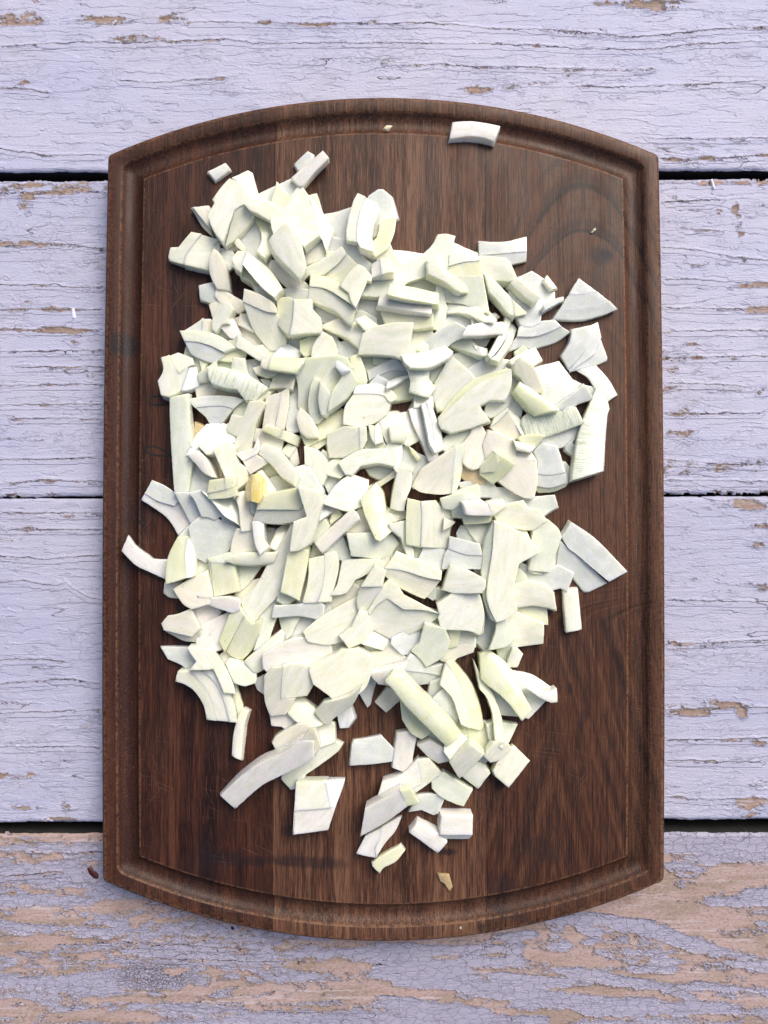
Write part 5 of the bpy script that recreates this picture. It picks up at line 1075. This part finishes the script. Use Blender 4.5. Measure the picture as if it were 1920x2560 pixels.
# ------------------------------------------------------------------ chopped onion
def onion_mat(name, c1, c2, rimc, rough=.24, sss=1.0, rib=0.0, rimk=.35, trans=0.0, lengthwise=.035):
    t = NT('onion_' + name)
    S = t.n('ShaderNodeVectorMath', operation='SCALE'); t.put(S.inputs[0], t.pos()); S.inputs['Scale'].default_value = 1000
    info = t.n('ShaderNodeObjectInfo').outputs['Random']
    off = t.n('ShaderNodeCombineXYZ'); t.put(off.inputs[0], t.math('MULTIPLY', info, 531)); t.put(off.inputs[1], t.math('MULTIPLY', info, 217))
    P = t.vmath('ADD', S.outputs[0], off.outputs[0])
    uv = t.n('ShaderNodeUVMap').outputs[0]                       # millimetres along / across the piece
    U = t.vmath('ADD', uv, off.outputs[0])
    big = t.noise(P, .13, 2, .5)
    c = t.mix(t.rng(big, .36, .66), c1, c2)
    # fibres run along the piece
    fib = t.noise(t.mapv(U, (.035, 1.1, 1)), 1, 2, .5)
    c = t.mix(t.math('MULTIPLY', t.rng(fib, .50, .68), lengthwise * 2.6), c, tuple(q * .86 for q in rimc))
    c = t.mix(t.math('MULTIPLY', t.rng(fib, .48, .34), lengthwise * 1.5), c, (.90, .91, .88))
    # faint membranes between the onion's layers, and watery patches
    sp = t.n('ShaderNodeSeparateXYZ'); t.put(sp.inputs[0], t.warp(uv, 1.6, .10, 2))
    vv = t.math('ADD', t.math('MULTIPLY', sp.outputs[1], .17), t.math('MULTIPLY', info, 7.7))
    fr = t.math('ABSOLUTE', t.math('SUBTRACT', t.math('FRACT', vv), .5))
    memb = t.math('MULTIPLY', t.rng(fr, .0, .035, 1, 0), t.rng(t.noise(P, .10, 1, .5), .42, .55))
    c = t.mix(t.math('MULTIPLY', memb, .7), c, tuple(q * .93 for q in rimc))
    side = t.rng(t.math('FRACT', vv), .0, 1.0)
    c = t.mix(t.math('MULTIPLY', side, .16), c, tuple(q * .78 for q in c1))
    water = t.rng(t.noise(t.mapv(U, (.10, .30, 1)), 1, 2, .5), .42, .66)
    c = t.mix(t.math('MULTIPLY', water, .55), c, tuple(q * a_ for q, a_ in zip(c2, (.84, .89, .80))))
    wet = t.noise(P, 1.1, 3, .65)
    spark = t.noise(P, 3.0, 1, .5)
    c = t.mix(t.math('MULTIPLY', t.rng(wet, .52, .72), .12), c, (.90, .91, .92))
    hh = t.math('ADD', t.math('MULTIPLY', memb, -.8), t.math('MULTIPLY', fib, .6))
    hh = t.math('ADD', hh, t.math('MULTIPLY', wet, .0))
    hh = t.math('ADD', hh, t.math('ADD', t.math('MULTIPLY', wet, .55), t.math('MULTIPLY', spark, .22)))
    if rib:
        w = t.noise(t.mapv(t.warp(U, .7, .25, 2), (.34, .012, 1)), 1, 2, .55)
        w2 = t.math('ABSOLUTE', t.math('SUBTRACT', t.math('FRACT', t.math('MULTIPLY', w, 7)), .5))
        c = t.mix(t.math('MULTIPLY', t.rng(w2, .0, .20, 1, 0), rib), c, (.52, .58, .44))
        c = t.mix(t.math('MULTIPLY', t.rng(w2, .36, .5), rib * .8), c, (.90, .91, .86))
        hh = t.math('ADD', hh, t.math('MULTIPLY', w2, 1.3))
    # every piece has its own tone: juicier, creamier or paler
    r2 = t.math('FRACT', t.math('MULTIPLY', info, 37.7))
    c = t.mix(t.math('MULTIPLY', r2, .34), c, t.mix(1, c, (.82, .82, .78), 'MULTIPLY'))
    r3 = t.math('FRACT', t.math('MULTIPLY', info, 91.3))
    c = t.mix(t.math('MULTIPLY', r3, .35 if name in ('white', 'cream', 'yellowish') else .1), c, t.mix(1, c, (.98, .94, .82), 'MULTIPLY'))
    rim = t.attr('rim')
    c = t.mix(t.math('MULTIPLY', rim, rimk), c, rimc)
    spot = t.rng(t.noise(P, .33, 1, .4), .775, .80)
    c = t.mix(t.math('MULTIPLY', spot, .35), c, (.40, .38, .26))
    t.put(t.b.inputs['Base Color'], c)
    t.put(t.b.inputs['Roughness'], t.rng(wet, .38, .66, rough - .10, rough + .16))
    t.b.inputs['Specular IOR Level'].default_value = .5
    t.b.inputs['Coat Weight'].default_value = .35
    t.b.inputs['Coat Roughness'].default_value = .10
    t.b.inputs['Subsurface Weight'].default_value = sss
    t.b.inputs['Subsurface Radius'].default_value = (1.0, .92, .62)
    t.b.inputs['Subsurface Scale'].default_value = .0026
    t.b.subsurface_method = 'RANDOM_WALK'
    t.put(t.b.inputs['Normal'], t.bump(hh, .15, .00018))
    return t.m
YG = (.76, .80, .46)
MAT = {
 'w': onion_mat('white', (.91, .905, .84), (.87, .875, .79), YG),
 'm': onion_mat('mauve_white', (.90, .88, .85), (.86, .83, .80), (.84, .82, .74)),
 'b': onion_mat('blue_white', (.90, .92, .96), (.83, .87, .92), (.86, .88, .87), rough=.20),
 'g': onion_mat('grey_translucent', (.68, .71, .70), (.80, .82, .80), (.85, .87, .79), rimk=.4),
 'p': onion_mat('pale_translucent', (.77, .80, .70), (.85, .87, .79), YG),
 'y': onion_mat('yellowish', (.85, .86, .66), (.89, .90, .76), (.81, .84, .44)),
 'k': onion_mat('yellow_green', (.81, .84, .58), (.88, .89, .73), (.79, .83, .40), rough=.24),
 'c': onion_mat('cream', (.88, .85, .76), (.90, .88, .81), (.82, .81, .56)),
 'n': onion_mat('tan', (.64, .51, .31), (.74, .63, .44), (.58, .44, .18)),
 'r': onion_mat('ribbed', (.80, .84, .73), (.87, .90, .83), YG, rib=.8),
 'q': onion_mat('deep_yellow', (.84, .68, .24), (.89, .82, .46), (.80, .60, .14), rough=.20),
 's': onion_mat('crumb', (.78, .72, .52), (.82, .78, .64), (.78, .7, .4)),
 'z': onion_mat('brown_skin', (.34, .23, .10), (.42, .30, .15), (.50, .38, .18), rough=.6, sss=0.0, rib=.3),
}
DIRS = {'N': (0, 1), 'S': (0, -1), 'E': (1, 0), 'W': (-1, 0)}
def dirv(code):
    m_ = re.match(r'([NSEW]+)([\d.]+)', code)
    v = Vector((0, 0))
    for ch in m_.group(1): v += Vector(DIRS[ch])
    return v.normalized(), float(m_.group(2))

items = []
ox, oy, sc_ = 0, 0, 1
for ln in DATA.strip().split('\n'):
    if ln.startswith('T '):
        i, j = map(int, ln.split()[1:]); ox, oy, sc_ = 300 + 450 * i, 350 + 450 * j, 1659 / 450; continue
    if ln.startswith('N '):
        a = ln.split(); ox, oy, sc_ = float(a[1]), float(a[2]), float(a[3]); continue
    parts = [p.strip() for p in ln.split('|') if p.strip()]
    hd = parts[0].split()
    it = dict(level=int(hd[0]), mat=hd[1], th=float(hd[2]) / 1000, tilt=dirv(hd[3][1:]) if len(hd) > 3 else None, label=parts[1], polys=[], seq=len(items))
    for p in parts[2:]:
        mt, zo, sl = hd[1], 0.0, None
        if p[0] == '@':
            cfg, p = p[1:].split(' ', 1)
            cfg = cfg.split(',')
            mt = cfg[0]
            if len(cfg) > 1: zo = float(cfg[1]) / 1000
            if len(cfg) > 2: sl = dirv(cfg[2])
        pts = [tuple(map(float, q.split(','))) for q in p.split()]
        pts = [(ox + a / sc_, oy + b / sc_) for a, b in pts]
        it['polys'].append((mt, zo, sl, pts))
    items.append(it)
items.sort(key=lambda d: (d['level'], d['seq']))

def inside_poly(px, py, poly):
    x, y = np.asarray(px), np.asarray(py)
    r = np.zeros(x.shape, bool)
    n = len(poly)
    for i in range(n):
        x1, y1 = poly[i]; x2, y2 = poly[(i + 1) % n]
        if y1 == y2: continue
        c = ((y1 > y) != (y2 > y)) & (x < (x2 - x1) * (y - y1) / (y2 - y1) + x1)
        r ^= c
    return r
def edge_dist(P, poly):
    A = np.array(poly); B = np.roll(A, -1, 0)
    d = B - A; L = np.maximum((d ** 2).sum(1), 1e-18)
    t_ = np.clip(((P[:, None, :] - A) * d).sum(2) / L, 0, 1)
    q = A + t_[..., None] * d
    return np.sqrt(((P[:, None, :] - q) ** 2).sum(2)).min(1)

# visibility count in picture space: which pieces show largest
ID = np.full((640, 480), -1)
for k, it in enumerate(items):
    for (_, _, _, pts) in it['polys']:
        a = np.array(pts) / 4
        x0, x1 = int(max(0, a[:, 0].min())), int(min(479, a[:, 0].max() + 1)); y0, y1 = int(max(0, a[:, 1].min())), int(min(639, a[:, 1].max() + 1))
        gx, gy = np.meshgrid(np.arange(x0, x1 + 1), np.arange(y0, y1 + 1))
        m_ = inside_poly(gx + .5, gy + .5, [tuple(q) for q in a])
        ID[gy[m_], gx[m_]] = k
vis = np.bincount(ID[ID >= 0], minlength=len(items))
main = [k for k, it in enumerate(items) if it['mat'] not in 'sz']
keep = set(sorted(main, key=lambda k: -vis[k])[:300])

def tuck(k, pts):
    # push an edge that another, higher piece hides a little further under it
    n = len(pts)
    ar = sum(pts[i - 1][0] * pts[i][1] - pts[i][0] * pts[i - 1][1] for i in range(n))
    dense = []
    for i in range(n):
        a, b_ = pts[i], pts[(i + 1) % n]
        L = math.hypot(b_[0] - a[0], b_[1] - a[1])
        m_ = max(1, int(L / 14))
        for q in range(m_): dense.append((a[0] + (b_[0] - a[0]) * q / m_, a[1] + (b_[1] - a[1]) * q / m_, q == 0))
    out = []
    n = len(dense)
    for i in range(n):
        a, c_ = dense[i - 1], dense[(i + 1) % n]
        dx, dy = c_[0] - a[0], c_[1] - a[1]; L = math.hypot(dx, dy) or 1
        nx_, ny_ = (dy / L, -dx / L) if ar > 0 else (-dy / L, dx / L)
        x, y, orig = dense[i]
        push = 0
        for d_ in (2, 4, 6, 8, 10):
            u, v = int((x + nx_ * d_) / 4), int((y + ny_ * d_) / 4)
            if not (0 <= u < 480 and 0 <= v < 640): break
            if ID[v, u] > k: push = d_ + 5; break
            if ID[v, u] >= 0 and ID[v, u] != k: break
        if push or orig: out.append((x + nx_ * push, y + ny_ * push))
    return out if len(out) > 2 else pts

# support raster over the board
CELL = .0008
GX0, GY0 = XC - .17, ybot - .01
NXg, NYg = int(.34 / CELL), int((ytop - ybot + .02) / CELL)
HM = np.full((NYg, NXg), H)

def smooth_outline(pts):
    """keep real corners, round the shallow turns, and break straight runs into short knife-cut steps"""
    n = len(pts); V = [Vector(p) for p in pts]
    out = []
    corner = []
    for i in range(n):
        a, b_, c = V[i - 1], V[i], V[(i + 1) % n]
        d1, d2 = (b_ - a), (c - b_)
        ang = abs(d1.angle(d2, 0)) if d1.length > 1e-9 and d2.length > 1e-9 else 0
        corner.append(ang > R(27))
    for i in range(n):
        p0, p1, p2, p3 = V[i - 1], V[i], V[(i + 1) % n], V[(i + 2) % n]
        m1 = (p2 - p1) if corner[i] else (p2 - p0) * .5
        m2 = (p2 - p1) if corner[(i + 1) % n] else (p3 - p1) * .5
        L = (p2 - p1).length
        m1 = m1.normalized() * min(m1.length, L) if m1.length > 0 else m1
        m2 = m2.normalized() * min(m2.length, L) if m2.length > 0 else m2
        k = max(1, int(round(L / .0014)))
        for q in range(k):
            s = q / k
            p = p1 * (2 * s ** 3 - 3 * s * s + 1) + m1 * (s ** 3 - 2 * s * s + s) + p2 * (-2 * s ** 3 + 3 * s * s) + m2 * (s ** 3 - s * s)
            if q: p = p + Vector((noise.noise(Vector((p.x * 700, p.y * 700, 3))), noise.noise(Vector((p.x * 700, p.y * 700, 8))))) * .00016
            out.append(p)
    return out

def layer_mesh(poly, topz, basez, r, seed, mm_uv, body_drop, others=()):
    """a slab whose upper face follows topz(x, y); rounded rim, walls down to basez"""
    ar = sum(poly[i - 1].x * poly[i].y - poly[i].x * poly[i - 1].y for i in range(len(poly)))
    if ar < 0: poly = poly[::-1]
    P = np.array([(p.x, p.y) for p in poly])
    n = len(P)
    T = np.roll(P, -1, 0) - np.roll(P, 1, 0)
    T /= np.maximum(np.linalg.norm(T, axis=1, keepdims=True), 1e-12)
    N = np.stack([-T[:, 1], T[:, 0]], 1)                       # inward for a counter-clockwise loop
    P = P + N * .000015
    poly_l = [tuple(p) for p in P]
    ins = []
    for dd in (r * .35, r, r * 2.3):
        Q = P + N * dd
        ok = inside_poly(Q[:, 0], Q[:, 1], poly_l)
        Q = Q[ok]
        if len(Q): Q = Q[edge_dist(Q, poly_l) > dd * .85]
        ins.append(Q)
    x0, y0 = P.min(0); x1, y1 = P.max(0)
    stp = .0024
    gx, gy = np.meshgrid(np.arange(x0, x1, stp), np.arange(y0, y1, stp))
    gx = gx.ravel() + np.array([rng.uniform(-.3, .3) * stp for _ in range(gx.size)]); gy = gy.ravel() + np.array([rng.uniform(-.3, .3) * stp for _ in range(gy.size)])
    ok = inside_poly(gx, gy, poly_l)
    G = np.stack([gx, gy], 1)[ok]
    if len(G): G = G[edge_dist(G, poly_l) > r * 2.3 + .0009]
    allp = np.concatenate([P] + ins + [G])
    vs, es, fs, _, _, _ = delaunay_2d_cdt([Vector(p) for p in allp], [(i, (i + 1) % n) for i in range(n)], [], 1, 1e-6)
    if not fs: return None
    VP = np.array([(v.x, v.y) for v in vs])
    D = edge_dist(VP, poly_l)
    Z = np.array([topz(x, y) for x, y in VP])
    De = D
    if others:
        # the seam towards a neighbouring layer of the same piece stays flush
        near = np.full(len(VP), 1.0)
        for q in others: near = np.minimum(near, edge_dist(VP, q))
        De = np.where((near < .0007) & (D < .0012), np.maximum(D, r), D)
    Z -= r * (1 - np.sqrt(np.clip(1 - (1 - np.clip(De / r, 0, 1)) ** 2, 0, 1)))
    Z += np.array([noise.noise(Vector((x * 170, y * 170, seed))) for x, y in VP]) * .00013
    # boundary loop of the triangulation
    cnt = {}
    for f in fs:
        for i in range(3):
            a, b_ = f[i], f[(i + 1) % 3]
            cnt[(a, b_)] = 1
    bd = {a: b_ for (a, b_) in cnt if (b_, a) not in cnt}
    start = next(iter(bd)); loop = [start]
    while bd[loop[-1]] != start and len(loop) <= len(bd): loop.append(bd[loop[-1]])
    verts = [(x, y, z) for (x, y), z in zip(VP, Z)]
    rimv = list(np.exp(-D / .00045))
    faces = [tuple(f) for f in fs]
    cx, cy = P.mean(0)
    la = rng.uniform(0, 6.28); lm = min(.0011, body_drop * rng.uniform(.05, .28)); lx, ly = math.cos(la) * lm, math.sin(la) * lm
    prev = loop
    for q, (f_, sh) in enumerate(((.5, .0), (1, .0))):
        new = []
        for i, a in enumerate(loop):
            x, y, z = verts[a]
            zb = min(z - .0004, basez(x, y))
            dx, dy = cx - x, cy - y; l_ = math.hypot(dx, dy) or 1
            k_ = sh
            new.append(len(verts))
            dd_ = min(1, (z - zb) / max(1e-5, body_drop)) * f_
            verts.append((x - dx / l_ * .00035 * f_ + lx * dd_, y - dy / l_ * .00035 * f_ + ly * dd_, z + (zb - z) * f_)); rimv.append(.15)
        for i in range(len(loop)):
            j = (i + 1) % len(loop)
            faces.append((prev[i], new[i], new[j], prev[j]))
        prev = new
    faces.append(tuple(prev))
    me = bpy.data.meshes.new('onion')
    me.from_pydata(verts, [], faces)
    me.update()
    bmx = bmesh.new(); bmx.from_mesh(me); bmesh.ops.recalc_face_normals(bmx, faces=bmx.faces); bmx.to_mesh(me); bmx.free()
    me.polygons.foreach_set('use_smooth', np.ones(len(me.polygons), bool))
    me.set_sharp_from_angle(angle=R(46))
    at = me.attributes.new('rim', 'FLOAT', 'POINT'); at.data.foreach_set('value', np.array(rimv, dtype=np.float32))
    u_, v_, o_ = mm_uv
    uvl = me.uv_layers.new(name='UVMap')
    vi = np.zeros(len(me.loops), np.int32); me.loops.foreach_get('vertex_index', vi)
    co = np.array([v.co[:] for v in me.vertices])[vi]
    uv = np.stack([((co[:, 0] - o_[0]) * u_[0] + (co[:, 1] - o_[1]) * u_[1]) * 1000, ((co[:, 0] - o_[0]) * v_[0] + (co[:, 1] - o_[1]) * v_[1] ) * 1000 + co[:, 2] * 700], 1)
    uvl.data.foreach_set('uv', uv.astype(np.float32).ravel())
    return me

rest = []
GROUP = 'chopped onion pieces on the cutting board'
def build_item(k, it):
    allpx = [p for q in it['polys'] for p in q[3]]
    pl = (0.0, 0.0, 0.0 if it.get('table') else H)                 # base plane a*x + b*y + c
    th = it['th'] * (1.15 if it['level'] else 1)
    if k >= 0 and len(it['polys']) == 1 and it['mat'] not in 'sz': it['polys'] = [(q[0], q[1], q[2], tuck(k, q[3])) for q in it['polys']]
    jit = rng.gauss(0, .11) if it['level'] else rng.gauss(0, .03), rng.gauss(0, .11) if it['level'] else rng.gauss(0, .03)
    off_table = it.get('table')
    for _ in range(3):
        def px2w(p, top=True):
            z = pl[2] + th
            for _i in range(4):
                x, y = unproj(p[0], p[1], z)
                z = pl[0] * x + pl[1] * y + pl[2] + th
            return x, y
        wp = [[px2w(p) for p in q[3]] for q in it['polys']]
        flat = np.array([p for q in wp for p in q])
        if off_table: break
        i0, i1 = int((flat[:, 0].min() - GX0) / CELL), int((flat[:, 0].max() - GX0) / CELL) + 1
        j0, j1 = int((flat[:, 1].min() - GY0) / CELL), int((flat[:, 1].max() - GY0) / CELL) + 1
        gi, gj = np.meshgrid(np.arange(i0, i1 + 1), np.arange(j0, j1 + 1))
        wx, wy = GX0 + (gi + .5) * CELL, GY0 + (gj + .5) * CELL
        msk = np.zeros(wx.shape, bool)
        for q in wp: msk |= inside_poly(wx, wy, q)
        msk &= (gi >= 0) & (gi < NXg) & (gj >= 0) & (gj < NYg)
        if msk.sum() < 3:
            pl = (0, 0, H); continue
        hx, hy, hz = wx[msk], wy[msk], HM[gj[msk], gi[msk]]
        mx, my = hx.mean(), hy.mean()
        if hz.max() - hz.min() > 1e-5:
            A = np.stack([hx - mx, hy - my, np.ones(hx.size)], 1)
            sol, *_ = np.linalg.lstsq(A.T @ A + np.diag([1e-5, 1e-5, 0]) * hx.size * .5, A.T @ hz, rcond=None)
            a, b_ = np.clip(sol[:2], -.42, .42)
        else: a = b_ = 0.0
        if it['tilt'] and it['level'] > 0:
            d_, s_ = it['tilt']; a -= d_.x * s_ * .5; b_ -= d_.y * s_ * .5
        a, b_ = a + jit[0], b_ + jit[1]
        a, b_ = max(-.5, min(.5, a)), max(-.5, min(.5, b_))
        res = hz - a * (hx - mx) - b_ * (hy - my)
        c = float(np.percentile(res, 86 if it['level'] else 74)) + .0001
        # never sink under the board
        pl = (a, b_, c - a * mx - b_ * my)
    cxy = flat.mean(0)
    # long axis
    M = np.cov((flat - cxy).T); ev, evec = np.linalg.eigh(M)
    u_ = evec[:, 1]; v_ = evec[:, 0]
    hw = np.abs((flat - cxy) @ v_).max() + 1e-6
    bowk = rng.uniform(-.35, .8) * .0009 if it['mat'] not in 'rk' else .0013
    hu = np.abs((flat - cxy) @ u_).max() + 1e-6
    bowu = rng.uniform(-.6, .6) * .0009 * min(1, hu / .012)
    seed = k * 1.37
    if it['mat'] in 'rp' or len(it['polys']) == 1: bowk += .0003
    def plane(x, y): return pl[0] * x + pl[1] * y + pl[2]
    root = None
    single = len(it['polys']) == 1
    meshes = []
    for (mt, zo, sl, _), wq in zip(it['polys'], wp):
        poly = smooth_outline(wq)
        if sl:
            d_, s_ = sl
            pr = [p.x * d_.x + p.y * d_.y for p in poly]; p0 = min(pr)
        def topz(x, y):
            z = plane(x, y) + th + zo
            q = ((x - cxy[0]) * v_[0] + (y - cxy[1]) * v_[1]) / hw
            p_ = ((x - cxy[0]) * u_[0] + (y - cxy[1]) * u_[1]) / hu
            z += bowk * (.5 - q * q) + bowu * (.4 - p_ * p_)
            if sl:
                dd = (x * d_.x + y * d_.y - p0) * s_
                mxd = th * .86
                z -= mxd * math.tanh(dd / mxd)
            return z
        def basez(x, y):
            z = plane(x, y) - (.0028 if it['level'] else .0008)
            return max(z, H + .00005) if not off_table else .0002
        me = layer_mesh(poly, topz, basez, min(.00028, th * .3) if single else .00026, seed, (u_, v_, cxy), th, [q for q in wp if q is not wq])
        if me: meshes.append((me, mt, sl, [(p.x, p.y) for p in poly], topz))
    if not meshes: return
    # write into the support raster
    if not off_table:
        for me, mt, sl, poly, tz in meshes:
            m2 = inside_poly(wx, wy, poly) & (gi >= 0) & (gi < NXg) & (gj >= 0) & (gj < NYg)
            if m2.any():
                zz = np.array([tz(x, y) for x, y in zip(wx[m2], wy[m2])])
                HM[gj[m2], gi[m2]] = np.maximum(HM[gj[m2], gi[m2]], zz)
    loc = Vector((cxy[0], cxy[1], plane(*cxy) if not off_table else 0))
    for me, *_ in meshes: me.transform(Matrix.Translation(-loc))
    if k not in keep and it['mat'] not in 'sz' and not off_table:
        for me, mt, *_ in meshes: rest.append((me, mt, loc))
        return
    cat, grp, nm = 'onion piece', GROUP, 'onion_piece'
    if it['mat'] == 's': cat, grp, nm = 'crumb', None, 'onion_crumb'
    if it['mat'] == 'z': cat, grp, nm = 'onion skin', None, 'onion_skin_scrap'
    if 'name' in it: nm, cat, grp = it['name'], it['cat'], None
    if len(meshes) == 1:
        o = link(nm, meshes[0][0], it.get('m') or MAT[meshes[0][1]]); o.location = loc
        tag(o, it['label'], cat, grp)
    else:
        e = empty(nm, loc); tag(e, it['label'], cat, grp)
        for me, mt, sl, *_ in meshes:
            link('cut_side' if sl and sl[1] >= .45 else 'layer', me, MAT[mt], e)
for k, it in enumerate(items): build_item(k, it)
if rest:
    ml = sorted({m for _, m, _ in rest})
    b = bmesh.new()
    me = bpy.data.meshes.new('onion_bits')
    for m_ in ml: me.materials.append(MAT[m_])
    for q, mt, loc in rest:
        q.transform(Matrix.Translation(loc))
        n0 = len(b.faces); b.from_mesh(q); b.faces.ensure_lookup_table()
        for f in b.faces[n0:]: f.material_index = ml.index(mt)
    b.to_mesh(me); b.free()
    o = link('small_onion_bits', me)
    tag(o, 'small onion bits showing only in the gaps between the larger pieces', 'onion bits', None, 'stuff')
print('onions', len(items), 'kept', len(keep), 'merged', len(rest), 'heap height mm', round(float(HM.max() - H) * 1000, 1))

# crumbs lying on the planks
def flake_mat(name, col):
    t = NT(name); t.put(t.b.inputs['Base Color'], t.mix(t.noise(t.pos(), 900, 2, .6), col, tuple(q * 1.5 for q in col))); t.b.inputs['Roughness'].default_value = .5; return t.m
for (nm, cat, lab, col, pts) in [
    ('food_crumb', 'crumb', 'small dark red crumb on the painted planks left of the board', (.045, .006, .005), [(218, 2172), (228, 2169), (236, 2180), (246, 2186), (243, 2196), (233, 2196), (222, 2186)]),
    ('grit_speck', 'speck', 'tiny black speck on the planks just below the curved end of the board', (.01, .01, .01), [(577, 2319), (583, 2318), (584, 2325), (578, 2325)]),
    ('paint_chip', 'paint chip', 'narrow white paint chip lying across a crack left of the board', (.60, .60, .74), [(178, 772), (184, 768), (190, 794), (180, 796)]),
    ('paint_chip', 'paint chip', 'narrow white paint chip at the upper edge of the plank right of the board', (.60, .60, .72), [(1777, 449), (1782, 447), (1790, 472), (1780, 473)])]:
    pl_ = dict(level=0, mat='s', th=.0009, tilt=None, label=lab, polys=[('s', 0, None, pts)], seq=0, table=True, name=nm, cat=cat, m=flake_mat(nm, col))
    build_item(-1, pl_)
